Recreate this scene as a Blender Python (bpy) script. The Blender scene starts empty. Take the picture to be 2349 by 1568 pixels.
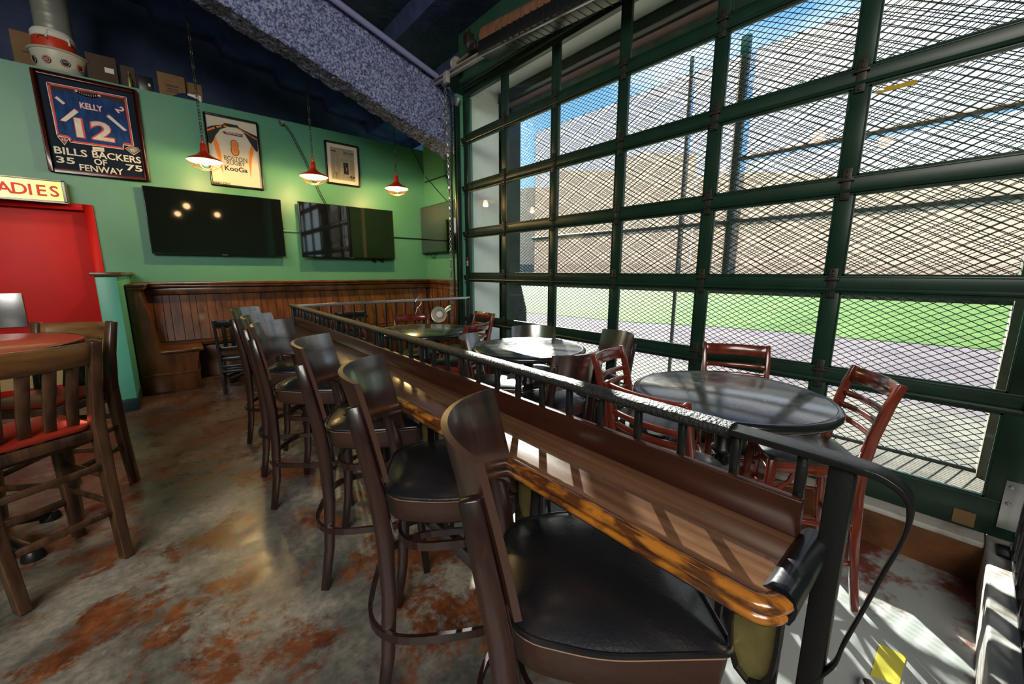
import bpy, bmesh, math, random
from mathutils import Vector, Matrix, noise
random.seed(11)
PI = math.pi
D2R = math.radians
sc = bpy.context.scene
COL = sc.collection

# ------------------------------------------------------------------ camera
F_PX, YAW, PITCH, ROLL, HCAM = 903.1, 0.706845525, 0.176384548, 0.0018293, 1.4
cyw, syw, cp, sp = math.cos(YAW), math.sin(YAW), math.cos(PITCH), math.sin(PITCH)
FWD = Vector((syw*cp, cyw*cp, -sp))
_r = Vector((cyw, -syw, 0.0)); _u = _r.cross(FWD)
RGT = math.cos(ROLL)*_r + math.sin(ROLL)*_u
UPV = -math.sin(ROLL)*_r + math.cos(ROLL)*_u
CAM = Vector((0, 0, HCAM))
cam_d = bpy.data.cameras.new('camera'); cam = bpy.data.objects.new('camera', cam_d); COL.objects.link(cam)
cam_d.sensor_width = 36.0; cam_d.lens = F_PX/2349*36.0; cam_d.clip_start = 0.02; cam_d.clip_end = 1000
cam.matrix_world = Matrix(((RGT.x, UPV.x, -FWD.x, 0), (RGT.y, UPV.y, -FWD.y, 0), (RGT.z, UPV.z, -FWD.z, HCAM), (0, 0, 0, 1)))
sc.camera = cam

# ------------------------------------------------------------------ world, sun, added fill lights, exposure
SUN_EL, SUN_AZ = D2R(26), D2R(46)
world = bpy.data.worlds.new('world'); sc.world = world; world.use_nodes = True
wn = world.node_tree; wn.nodes.clear()
def wnode(t): return wn.nodes.new(t)
wo = wnode('ShaderNodeOutputWorld'); bg = wnode('ShaderNodeBackground'); tc = wnode('ShaderNodeTexCoord')
sep = wnode('ShaderNodeSeparateXYZ'); wn.links.new(tc.outputs['Generated'], sep.inputs[0])
rampw = wnode('ShaderNodeValToRGB'); wn.links.new(sep.outputs['Z'], rampw.inputs['Fac'])
e = rampw.color_ramp.elements
e[0].position = 0.0; e[0].color = (0.60, 0.80, 0.96, 1)
e[1].position = 0.75; e[1].color = (0.05, 0.20, 0.62, 1)
e2 = e.new(0.25); e2.color = (0.26, 0.54, 0.90, 1)
cl = wnode('ShaderNodeTexNoise'); cl.inputs['Scale'].default_value = 2.6; cl.inputs['Detail'].default_value = 7; cl.inputs['Roughness'].default_value = 0.55
mpw = wnode('ShaderNodeMapping'); mpw.inputs['Scale'].default_value = (1, 1, 2.4); wn.links.new(tc.outputs['Generated'], mpw.inputs[0]); wn.links.new(mpw.outputs[0], cl.inputs['Vector'])
cr = wnode('ShaderNodeValToRGB'); wn.links.new(cl.outputs['Fac'], cr.inputs['Fac'])
cr.color_ramp.elements[0].position = 0.47; cr.color_ramp.elements[1].position = 0.70
cm = wnode('ShaderNodeMixRGB'); cm.inputs['Color2'].default_value = (0.92, 0.96, 1.0, 1)
wn.links.new(cr.outputs['Color'], cm.inputs['Fac']); wn.links.new(rampw.outputs['Color'], cm.inputs['Color1'])
wn.links.new(cm.outputs['Color'], bg.inputs['Color']); bg.inputs['Strength'].default_value = 1.7
wn.links.new(bg.outputs[0], wo.inputs[0])

def light(name, kind, loc, energy, color, size=0.1, size_y=None, direction=None):
    d = bpy.data.lights.new(name, kind); d.energy = energy; d.color = color
    if kind == 'AREA':
        d.size = size
        if size_y: d.shape = 'RECTANGLE'; d.size_y = size_y
    elif kind == 'SUN': d.angle = size
    else: d.shadow_soft_size = size
    o = bpy.data.objects.new(name, d); COL.objects.link(o); o.location = loc
    if direction is not None: o.rotation_euler = Vector(direction).to_track_quat('-Z', 'Y').to_euler()
    return o
sd = (-math.cos(SUN_EL)*math.cos(SUN_AZ), -math.cos(SUN_EL)*math.sin(SUN_AZ), -math.sin(SUN_EL))
light('sun', 'SUN', (20, 20, 20), 30.0, (1.0, 0.95, 0.87), 0.009, direction=sd)
light('fill_light', 'AREA', (-2.4, -2.8, 4.3), 225, (1.0, 0.94, 0.86), 2.4, 2.4, direction=(0.35, 1, -0.62))  # added fill, an unseen area light that lifts the whole interior
light('fill_light', 'AREA', (-4.2, -1.7, 4.3), 150, (1.0, 0.92, 0.80), 1.6, 1.6, direction=(0.5, 0.9, -0.8))  # second added fill, out of view behind the camera
light('fill_light', 'SPOT', (-1.3, 5.9, 3.3), 45, (1.0, 0.8, 0.55), 0.12, direction=(0.0, 0.55, -1))  # added spot without a fixture, brightens the red door
sc.view_settings.view_transform = 'Standard'; sc.view_settings.look = 'None'
sc.view_settings.gamma = 1.0; sc.view_settings.exposure = 0.0; sc.view_settings.use_curve_mapping = False
sc.cycles.use_denoising = True
sc.cycles.max_bounces = 7; sc.cycles.diffuse_bounces = 3; sc.cycles.glossy_bounces = 4
sc.cycles.transparent_max_bounces = 10; sc.cycles.transmission_bounces = 4
sc.cycles.sample_clamp_indirect = 6.0; sc.cycles.caustics_reflective = False; sc.cycles.caustics_refractive = False

# ------------------------------------------------------------------ helpers
def ray(px, py):
    a, b = (px-1174.5)/F_PX, -(py-784.0)/F_PX
    return RGT*a + UPV*b + FWD
def at_y(px, py, Y): d = ray(px, py); return CAM + d*(Y/d.y)
def at_x(px, py, X): d = ray(px, py); return CAM + d*(X/d.x)
def at_z(px, py, Z): d = ray(px, py); return CAM + d*((Z-HCAM)/d.z)

def tag(o, label=None, cat=None, group=None, kind=None):
    if label: o['label'] = label
    if cat: o['category'] = cat
    if group: o['group'] = group
    if kind: o['kind'] = kind
    return o
def thing(name, label, cat, loc=(0, 0, 0), rz=0.0, group=None):
    o = bpy.data.objects.new(name, None); COL.objects.link(o); o.empty_display_size = 0.05
    o.location = loc; o.rotation_euler = (0, 0, rz)
    return tag(o, label, cat, group)
def struct_root(name, loc=(0, 0, 0)):
    o = bpy.data.objects.new(name, None); COL.objects.link(o); o.location = loc; o['kind'] = 'structure'; return o
def copy_tree(o, parent=None):
    c = o.copy(); COL.objects.link(c); c.parent = parent
    for ch in list(o.children): copy_tree(ch, c)
    return c
def rot_to(v):
    return Vector(v).to_track_quat('Z', 'Y').to_matrix()

class MB:
    def __init__(s): s.v = []; s.f = []
    def add(s, vs, fs):
        n = len(s.v); s.v += [Vector(p) for p in vs]; s.f += [tuple(i+n for i in f) for f in fs]; return s
    def box(s, c, d, rz=0.0, M=None):
        x, y, z = d[0]/2, d[1]/2, d[2]/2
        P = [Vector(p) for p in ((-x,-y,-z),(x,-y,-z),(x,y,-z),(-x,y,-z),(-x,-y,z),(x,-y,z),(x,y,z),(-x,y,z))]
        R = M if M is not None else Matrix.Rotation(rz, 3, 'Z')
        P = [R @ p + Vector(c) for p in P]
        return s.add(P, [(0,3,2,1),(4,5,6,7),(0,1,5,4),(1,2,6,5),(2,3,7,6),(3,0,4,7)])
    def b2(s, a, b):
        return s.box([(a[i]+b[i])/2 for i in range(3)], [abs(b[i]-a[i]) for i in range(3)])
    def bar(s, p, q, w, h, up=(0, 0, 1), w2=None, h2=None):
        p, q = Vector(p), Vector(q); d = (q-p).normalized(); up = Vector(up)
        a = d.cross(up)
        if a.length < 1e-4: a = d.cross(Vector((1, 0, 0)))
        a.normalize(); b = a.cross(d).normalized()
        w2 = w if w2 is None else w2; h2 = h if h2 is None else h2
        vs = []
        for c, ww, hh in ((p, w, h), (q, w2, h2)):
            for sx, sy in ((-1,-1),(1,-1),(1,1),(-1,1)): vs.append(c + a*(sx*ww/2) + b*(sy*hh/2))
        return s.add(vs, [(3,2,1,0),(4,5,6,7),(0,1,5,4),(1,2,6,5),(2,3,7,6),(3,0,4,7)])
    def sweep(s, path, prof, side=(0, 1, 0), closed=False, scale=None):
        # prof: list of (a,b): a along 'side', b along normal in path plane
        n = len(path); m = len(prof); path = [Vector(p) for p in path]; base = len(s.v); side = Vector(side)
        for i, p in enumerate(path):
            if closed: t = path[(i+1) % n]-path[i-1]
            else: t = path[min(i+1, n-1)]-path[max(i-1, 0)]
            t.normalize(); a = (side - t*side.dot(t)).normalized(); b = t.cross(a)
            k = scale[i] if scale else 1.0
            for (u, w) in prof: s.v.append(p + a*u*k + b*w*k)
        rng = n if closed else n-1
        for i in range(rng):
            j = (i+1) % n
            for q in range(m):
                r = (q+1) % m
                s.f.append((base+i*m+q, base+i*m+r, base+j*m+r, base+j*m+q))
        if not closed:
            s.f.append(tuple(base+q for q in range(m))[::-1]); s.f.append(tuple(base+(n-1)*m+q for q in range(m)))
        return s
    def tube(s, path, r, n=8, closed=False, scale=None, side=None):
        prof = [(r*math.cos(2*PI*k/n), r*math.sin(2*PI*k/n)) for k in range(n)]
        if side is None:
            d = Vector(path[-1])-Vector(path[0]) if not closed else Vector((0, 0, 0))
            side = (0, 0, 1) if closed else ((0, 1, 0) if abs(d.y) < 0.7*d.length else (0, 0, 1))
        return s.sweep(path, prof, side, closed, scale)
    def lathe(s, prof, c=(0, 0, 0), n=32, M=None, cap=True):
        base = len(s.v); c = Vector(c); m = len(prof)
        for k in range(n):
            a = 2*PI*k/n
            for r, z in prof:
                p = Vector((r*math.cos(a), r*math.sin(a), z))
                s.v.append((M @ p if M else p) + c)
        for k in range(n):
            j = (k+1) % n
            for q in range(m-1): s.f.append((base+k*m+q, base+j*m+q, base+j*m+q+1, base+k*m+q+1))
        if cap and prof[0][0] > 1e-6: s.f.append(tuple(base+k*m for k in range(n))[::-1])
        if cap and prof[-1][0] > 1e-6: s.f.append(tuple(base+k*m+m-1 for k in range(n)))
        return s
    def prism(s, poly, t0, t1, axis='Y', origin=(0, 0, 0)):
        # poly in the plane normal to axis: Y -> (x,z), X -> (y,z), Z -> (x,y)
        def mk(a, b, t):
            return {'Y': (a, t, b), 'X': (t, a, b), 'Z': (a, b, t)}[axis]
        n = len(poly); o = Vector(origin)
        vs = [Vector(mk(a, b, t0))+o for a, b in poly] + [Vector(mk(a, b, t1))+o for a, b in poly]
        fs = [tuple(range(n)), tuple(range(2*n-1, n-1, -1))] + [(i, (i+1) % n+0, (i+1) % n+n, i+n)[::-1] for i in range(n)]
        return s.add(vs, fs)
    def quad(s, *p): return s.add(p, [tuple(range(len(p)))])
    def build(s, name, mat, parent=None, bevel=0.0, smooth=False, world=False, seg=2, angle=35):
        me = bpy.data.meshes.new(name)
        off = Vector((0, 0, 0))
        if world and parent is not None:
            q = parent
            while q is not None: off += Vector(q.location); q = q.parent
        me.from_pydata([tuple(p-off) for p in s.v], [], s.f); me.validate()
        bm = bmesh.new(); bm.from_mesh(me); bmesh.ops.remove_doubles(bm, verts=bm.verts, dist=1e-6)
        bmesh.ops.recalc_face_normals(bm, faces=bm.faces)
        if bevel > 0:
            eds = [e_ for e_ in bm.edges if len(e_.link_faces) == 2 and e_.calc_face_angle(0) > D2R(32)]
            try: bmesh.ops.bevel(bm, geom=eds, offset=bevel, segments=seg, profile=0.5, affect='EDGES', clamp_overlap=True)
            except Exception: pass
        bm.to_mesh(me); bm.free()
        if smooth or bevel > 0:
            me.polygons.foreach_set('use_smooth', [True]*len(me.polygons))
            me.set_sharp_from_angle(angle=D2R(angle if bevel == 0 else 50))
        if mat: me.materials.append(mat)
        o = bpy.data.objects.new(name, me); COL.objects.link(o)
        if parent is not None: o.parent = parent
        return o

# ------------------------------------------------------------------ materials
def hexc(r, g, b):
    f = lambda c: ((c/255+0.055)/1.055)**2.4 if c > 10 else c/255/12.92
    return (f(r), f(g), f(b), 1)
MATS = {}
def mat(name, color, rough=0.5, metal=0.0, spec=0.5, coat=0.0, bump=None, color2=None, nscale=8.0, stretch=(1, 1, 1), lo=0.35, hi=0.65,
        emit=None, estr=0.0, rvar=0.0, detail=5, coords='Object', bdist=0.002, crough=0.08, cior=1.5):
    m = bpy.data.materials.new(name); m.use_nodes = True; nt = m.node_tree; b = nt.nodes['Principled BSDF']
    b.inputs['Base Color'].default_value = tuple(color[:3])+(1,); b.inputs['Roughness'].default_value = rough
    b.inputs['Metallic'].default_value = metal; b.inputs['Specular IOR Level'].default_value = spec
    b.inputs['Coat Weight'].default_value = coat; b.inputs['Coat Roughness'].default_value = crough; b.inputs['Coat IOR'].default_value = cior
    if color2 or bump or rvar:
        t = nt.nodes.new('ShaderNodeTexCoord'); mp = nt.nodes.new('ShaderNodeMapping'); mp.inputs['Scale'].default_value = stretch
        nt.links.new(t.outputs[coords], mp.inputs[0])
        nz = nt.nodes.new('ShaderNodeTexNoise'); nz.inputs['Scale'].default_value = nscale; nz.inputs['Detail'].default_value = detail
        nt.links.new(mp.outputs[0], nz.inputs['Vector'])
        if color2:
            cr_ = nt.nodes.new('ShaderNodeValToRGB'); cr_.color_ramp.elements[0].position = lo; cr_.color_ramp.elements[1].position = hi
            cr_.color_ramp.elements[0].color = tuple(color[:3])+(1,); cr_.color_ramp.elements[1].color = tuple(color2[:3])+(1,)
            nt.links.new(nz.outputs['Fac'], cr_.inputs['Fac']); nt.links.new(cr_.outputs['Color'], b.inputs['Base Color'])
        if rvar:
            mr = nt.nodes.new('ShaderNodeMapRange'); mr.inputs['To Min'].default_value = max(0.02, rough-rvar); mr.inputs['To Max'].default_value = rough+rvar
            mr.inputs['From Min'].default_value = 0.3; mr.inputs['From Max'].default_value = 0.7
            nt.links.new(nz.outputs['Fac'], mr.inputs['Value']); nt.links.new(mr.outputs[0], b.inputs['Roughness'])
        if bump:
            bs, bstr = bump
            n2 = nt.nodes.new('ShaderNodeTexNoise'); n2.inputs['Scale'].default_value = bs; n2.inputs['Detail'].default_value = 4
            nt.links.new(mp.outputs[0], n2.inputs['Vector'])
            bp = nt.nodes.new('ShaderNodeBump'); bp.inputs['Strength'].default_value = bstr; bp.inputs['Distance'].default_value = bdist
            nt.links.new(n2.outputs['Fac'], bp.inputs['Height']); nt.links.new(bp.outputs[0], b.inputs['Normal'])
    if emit:
        b.inputs['Emission Color'].default_value = tuple(emit[:3])+(1,); b.inputs['Emission Strength'].default_value = estr
    MATS[name] = m; return m

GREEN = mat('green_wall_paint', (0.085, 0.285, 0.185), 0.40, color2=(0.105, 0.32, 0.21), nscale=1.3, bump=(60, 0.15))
HEADG = mat('shaded_green_wall_paint', (0.022, 0.070, 0.045), 0.45, color2=(0.030, 0.085, 0.055), nscale=3)  # wall green, shade put into the colour where the fill light hits the header
PALEM = mat('pale_zinc_plate', (0.52, 0.50, 0.47), 0.35, metal=0.3, color2=(0.42, 0.40, 0.38), nscale=12)
DRUMM = mat('brown_spring_steel', (0.17, 0.075, 0.040), 0.5, color2=(0.27, 0.13, 0.075), nscale=9, stretch=(1, 6, 1))
TEAL = mat('teal_wall_paint', (0.10, 0.42, 0.31), 0.4, color2=(0.12, 0.46, 0.34), nscale=2, bump=(40, 0.2))
DOORG = mat('green_painted_aluminium', (0.007, 0.027, 0.018), 0.34, spec=0.4, color2=(0.010, 0.036, 0.023), nscale=5, bump=(120, 0.05))
NAVY = mat('navy_ceiling_paint', (0.022, 0.040, 0.11), 0.7, color2=(0.05, 0.075, 0.18), nscale=3, bump=(12, 0.5), bdist=0.02)
FUZZ = mat('sprayed_fibre', (0.10, 0.12, 0.28), 0.95, spec=0.1, color2=(0.38, 0.42, 0.66), nscale=40, lo=0.40, hi=0.60, bump=(45, 1.0), bdist=0.03, detail=6)
STOOLW = mat('dark_walnut_stain', (0.010, 0.005, 0.005), 0.28, coat=0.4, color2=(0.030, 0.011, 0.009), nscale=7, stretch=(3, 3, 0.5), bump=(60, 0.1))
PLATEW = mat('reddish_dark_veneer', (0.016, 0.007, 0.007), 0.30, coat=1.0, crough=0.20, cior=2.7, color2=(0.050, 0.018, 0.014), nscale=9, stretch=(1, 5, 0.45), bump=(50, 0.08))
EDGEW = mat('worn_veneer_edge', (0.055, 0.026, 0.019), 0.32)
VINYL = mat('black_vinyl', (0.008, 0.008, 0.010), 0.30, spec=0.5, coat=0.6, crough=0.26, bump=(150, 0.4), bdist=0.002, rvar=0.05, nscale=14)
VINYLB = mat('brown_vinyl', (0.045, 0.022, 0.017), 0.42, spec=0.5, bump=(45, 0.4), bdist=0.004, nscale=14)
THREAD = mat('tan_thread', (0.25, 0.15, 0.10), 0.7)
MAHOG = mat('mahogany_stain', (0.095, 0.013, 0.008), 0.20, coat=0.5, color2=(0.17, 0.026, 0.013), nscale=5, stretch=(3, 3, 0.6))
PINE = mat('brown_stained_pine', (0.026, 0.013, 0.008), 0.30, coat=0.3, color2=(0.12, 0.055, 0.026), nscale=6, stretch=(5, 5, 0.7), lo=0.3, hi=0.72, bump=(70, 0.15))
PINEH = mat('honey_stained_pine', (0.07, 0.03, 0.012), 0.28, coat=0.3, color2=(0.26, 0.12, 0.038), nscale=4, stretch=(1.0, 1.0, 5), lo=0.3, hi=0.7, bump=(50, 0.12))
BLACKW = mat('black_painted_wood', (0.010, 0.012, 0.013), 0.35)
REDV = mat('red_vinyl', (0.34, 0.028, 0.014), 0.35, bump=(30, 0.2))
REDT = mat('red_laminate', (0.46, 0.030, 0.014), 0.30, coat=0.2)
REDDOOR = mat('red_door_paint', (0.60, 0.008, 0.006), 0.5, spec=0.3, color2=(0.52, 0.007, 0.006), nscale=3, bump=(25, 0.1))
WAINS = mat('wainscot_brown', (0.050, 0.017, 0.006), 0.28, coat=0.4, color2=(0.18, 0.064, 0.017), nscale=3.2, stretch=(2.6, 2.6, 0.9), lo=0.32, hi=0.68, bump=(40, 0.1))
WAINSD = mat('wainscot_gap', (0.015, 0.006, 0.003), 0.6)
CTOP = mat('counter_top_varnish', (0.070, 0.028, 0.013), 0.22, coat=1.0, crough=0.14, cior=1.9, color2=(0.19, 0.095, 0.050), nscale=3.2, stretch=(11, 0.5, 1), lo=0.30, hi=0.72, bump=(30, 0.06), detail=8)
CEDGE = mat('counter_edge_amber', (0.42, 0.15, 0.018), 0.22, coat=0.8, color2=(0.09, 0.028, 0.008), nscale=9, stretch=(5, 1.6, 5), lo=0.40, hi=0.56)
CBACK = mat('counter_back_red_brown', (0.022, 0.006, 0.004), 0.28, spec=0.35, coat=0.1, color2=(0.042, 0.011, 0.006), nscale=5, stretch=(4, 0.6, 4))
LEATH = mat('black_leather_grip', (0.008, 0.009, 0.012), 0.25, spec=0.6, bump=(45, 0.4))
IRON = mat('black_iron_paint', (0.007, 0.007, 0.008), 0.34, spec=0.4, bump=(140, 0.5), bdist=0.001)
GRIP = mat('wrapped_rail_grip', (0.014, 0.015, 0.017), 0.5, spec=0.35, bump=(110, 1.0), bdist=0.006)
BRASS = mat('aged_brass_plate', (0.38, 0.33, 0.13), 0.42, metal=0.75, color2=(0.22, 0.19, 0.09), nscale=14)
STEEL = mat('galvanised_steel', (0.46, 0.47, 0.48), 0.32, metal=0.9, color2=(0.36, 0.37, 0.39), nscale=9)
CHROME = mat('chrome', (0.8, 0.8, 0.82), 0.12, metal=1.0)
ZINC = mat('dull_chain_metal', (0.09, 0.08, 0.06), 0.45, metal=0.7)
DKMET = mat('oily_dark_metal', (0.05, 0.045, 0.04), 0.4, metal=0.6)
CONDUIT = mat('lavender_painted_conduit', (0.26, 0.27, 0.50), 0.35, spec=0.6)
TVB = mat('television_bezel', (0.006, 0.006, 0.007), 0.3)
TVS = mat('television_glass', (0.003, 0.003, 0.004), 0.05, spec=0.8, coat=1.0, crough=0.03, cior=1.7)
DUCT = mat('spiral_duct_metal', (0.42, 0.42, 0.38), 0.36, metal=0.35, color2=(0.34, 0.34, 0.31), nscale=6)
CARD = mat('cardboard', (0.20, 0.11, 0.045), 0.8, color2=(0.24, 0.135, 0.06), nscale=5)
CARDD = mat('dark_cardboard', (0.07, 0.042, 0.028), 0.8)
INK = mat('black_ink', (0.012, 0.012, 0.012), 0.6)
WHITE = mat('white_print', (0.75, 0.74, 0.70), 0.6)
TUBW = mat('cream_plastic', (0.62, 0.60, 0.50), 0.35)
REDP = mat('red_plastic', (0.62, 0.05, 0.02), 0.35)
FRAMEW = mat('red_brown_frame', (0.075, 0.014, 0.009), 0.25, coat=0.4)
FRAMEB = mat('black_frame', (0.012, 0.012, 0.012), 0.3)
MATNAVY = mat('navy_mount_board', (0.004, 0.012, 0.032), 0.6, spec=0.15)
BROWNBK = mat('brown_backing', (0.035, 0.026, 0.022), 0.8)
JBLUE = mat('blue_jersey_cloth', (0.004, 0.028, 0.13), 0.55, spec=0.2, color2=(0.010, 0.065, 0.25), nscale=6, stretch=(3, 1, 1), bump=(14, 0.8), bdist=0.02)
JWHITE = mat('white_jersey_cloth', (0.66, 0.63, 0.55), 0.7, bump=(9, 0.5), bdist=0.012)
SATIN = mat('silver_satin', (0.62, 0.60, 0.54), 0.35, color2=(0.48, 0.46, 0.42), nscale=14)
JRED = mat('red_trim', (0.62, 0.03, 0.03), 0.5)
JORANGE = mat('orange_print', (0.85, 0.24, 0.02), 0.5)
JBLACK = mat('black_jersey_cloth', (0.014, 0.014, 0.015), 0.7)
BURG = mat('burgundy_print', (0.22, 0.012, 0.015), 0.5)
PAPER = mat('cream_mount', (0.66, 0.60, 0.50), 0.7)
NEWS = mat('newsprint', (0.36, 0.32, 0.25), 0.8, color2=(0.30, 0.265, 0.21), nscale=20)
NEWSD = mat('newsprint_text', (0.20, 0.18, 0.15), 0.8)
GRASS = mat('grass', (0.055, 0.12, 0.018), 0.9, spec=0.1, color2=(0.10, 0.18, 0.036), nscale=0.8, stretch=(1, 1, 1), detail=8)
DIRT = mat('warning_track_dirt', (0.125, 0.103, 0.118), 0.95, spec=0.1, color2=(0.18, 0.145, 0.152), nscale=1.2, detail=8)
CONC = mat('patio_concrete', (0.085, 0.075, 0.060), 0.9, color2=(0.17, 0.15, 0.12), nscale=4, detail=8)
STAND = mat('grandstand_tan', (0.86, 0.53, 0.36), 0.9, color2=(0.92, 0.64, 0.46), nscale=0.12)
STANDD = mat('grandstand_dark_band', (0.12, 0.12, 0.13), 0.9)
MESHM = mat('black_green_steel_mesh', (0.012, 0.030, 0.028), 0.45, spec=0.4)
MESH2M = mat('weathered_grey_mesh', (0.16, 0.13, 0.11), 0.7)
_nt = MESH2M.node_tree; _b = _nt.nodes['Principled BSDF']; _t = _nt.nodes.new('ShaderNodeBsdfTranslucent'); _t.inputs['Color'].default_value = (0.30, 0.27, 0.24, 1); _m = _nt.nodes.new('ShaderNodeMixShader'); _m.inputs[0].default_value = 0.5
_nt.links.new(_b.outputs[0], _m.inputs[1]); _nt.links.new(_t.outputs[0], _m.inputs[2]); _nt.links.new(_m.outputs[0], _nt.nodes['Material Output'].inputs[0])
NETM = bpy.data.materials.new('thin_pale_net'); NETM.use_nodes = True; _nt = NETM.node_tree; _nt.nodes.clear()
_o = _nt.nodes.new('ShaderNodeOutputMaterial'); _a = _nt.nodes.new('ShaderNodeBsdfTransparent'); _c = _nt.nodes.new('ShaderNodeBsdfTranslucent'); _c.inputs['Color'].default_value = (0.52, 0.41, 0.33, 1)
_m = _nt.nodes.new('ShaderNodeMixShader'); _m.inputs[0].default_value = 0.17; _nt.links.new(_a.outputs[0], _m.inputs[1]); _nt.links.new(_c.outputs[0], _m.inputs[2]); _nt.links.new(_m.outputs[0], _o.inputs[0])
TEALP = mat('teal_painted_steel', (0.02, 0.10, 0.11), 0.4)
GREYP = mat('grey_steel_pipe', (0.13, 0.125, 0.12), 0.5)
PLASTER = mat('pale_plaster', (0.78, 0.84, 0.78), 0.8, color2=(0.84, 0.88, 0.82), nscale=3)
BROWNST = mat('brown_steel', (0.20, 0.13, 0.12), 0.7)
TEALM = mat('mottled_teal_steel', (0.10, 0.26, 0.25), 0.6, color2=(0.30, 0.38, 0.30), nscale=6)
CURBM = mat('rusty_painted_concrete', (0.07, 0.026, 0.009), 0.45, color2=(0.20, 0.072, 0.018), nscale=5, lo=0.3, hi=0.7, bump=(30, 0.6), bdist=0.006)
SILLM = mat('worn_sill_concrete', (0.48, 0.46, 0.43), 0.6, color2=(0.22, 0.12, 0.08), nscale=7, lo=0.5, hi=0.75, bump=(25, 0.5), bdist=0.006)
YTAPE = mat('yellow_tape', (0.62, 0.56, 0.06), 0.45)
YTAPE2 = mat('translucent_yellow_tape', (0.50, 0.32, 0.01), 0.5)
REDEN = mat('red_enamel', (0.50, 0.028, 0.008), 0.3, coat=0.5)
WENAM = mat('cream_enamel_inside', (0.8, 0.7, 0.5), 0.4)
BULB = mat('lit_bulb', (1, 0.9, 0.7), 0.4, emit=(1.0, 0.62, 0.28), estr=22)
TABLEB = mat('black_granite_laminate', (0.016, 0.017, 0.020), 0.22, spec=0.7, coat=1.0, crough=0.13, cior=1.9, color2=(0.050, 0.042, 0.038), nscale=30, rvar=0.06)
TABLEE = mat('black_table_edge', (0.010, 0.010, 0.011), 0.2, coat=0.5)
SIGNP = mat('sign_frame_silver', (0.30, 0.29, 0.27), 0.4, metal=0.6, bump=(40, 0.5))
DKGRN = mat('dark_blue_baseboard', (0.012, 0.03, 0.04), 0.4)
AMBST = mat('brass_foot_strip', (0.55, 0.36, 0.05), 0.25, metal=0.9)
RUBBER = mat('black_rubber', (0.012, 0.012, 0.012), 0.6)
SLATBR = mat('tan_kick_panel', (0.42, 0.28, 0.12), 0.5)

def sign_mat():
    m = mat('lit_sign_face', (0.75, 0.8, 0.3), 0.5)
    nt = m.node_tree; b = nt.nodes['Principled BSDF']
    t = nt.nodes.new('ShaderNodeTexCoord'); sx = nt.nodes.new('ShaderNodeSeparateXYZ'); nt.links.new(t.outputs['Object'], sx.inputs[0])
    r = nt.nodes.new('ShaderNodeValToRGB'); mr = nt.nodes.new('ShaderNodeMapRange')
    mr.inputs['From Min'].default_value = -0.1; mr.inputs['From Max'].default_value = 0.6
    nt.links.new(sx.outputs['X'], mr.inputs['Value']); nt.links.new(mr.outputs[0], r.inputs['Fac'])
    r.color_ramp.elements[0].color = (1.0, 0.95, 0.42, 1); r.color_ramp.elements[1].color = (0.42, 0.85, 0.12, 1)
    nt.links.new(r.outputs['Color'], b.inputs['Emission Color']); b.inputs['Emission Strength'].default_value = 1.0
    return m
SIGNF = sign_mat()
REDL = mat('red_sign_letter', (0.5, 0.02, 0.01), 0.5, emit=(0.9, 0.02, 0.01), estr=0.25)

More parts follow.
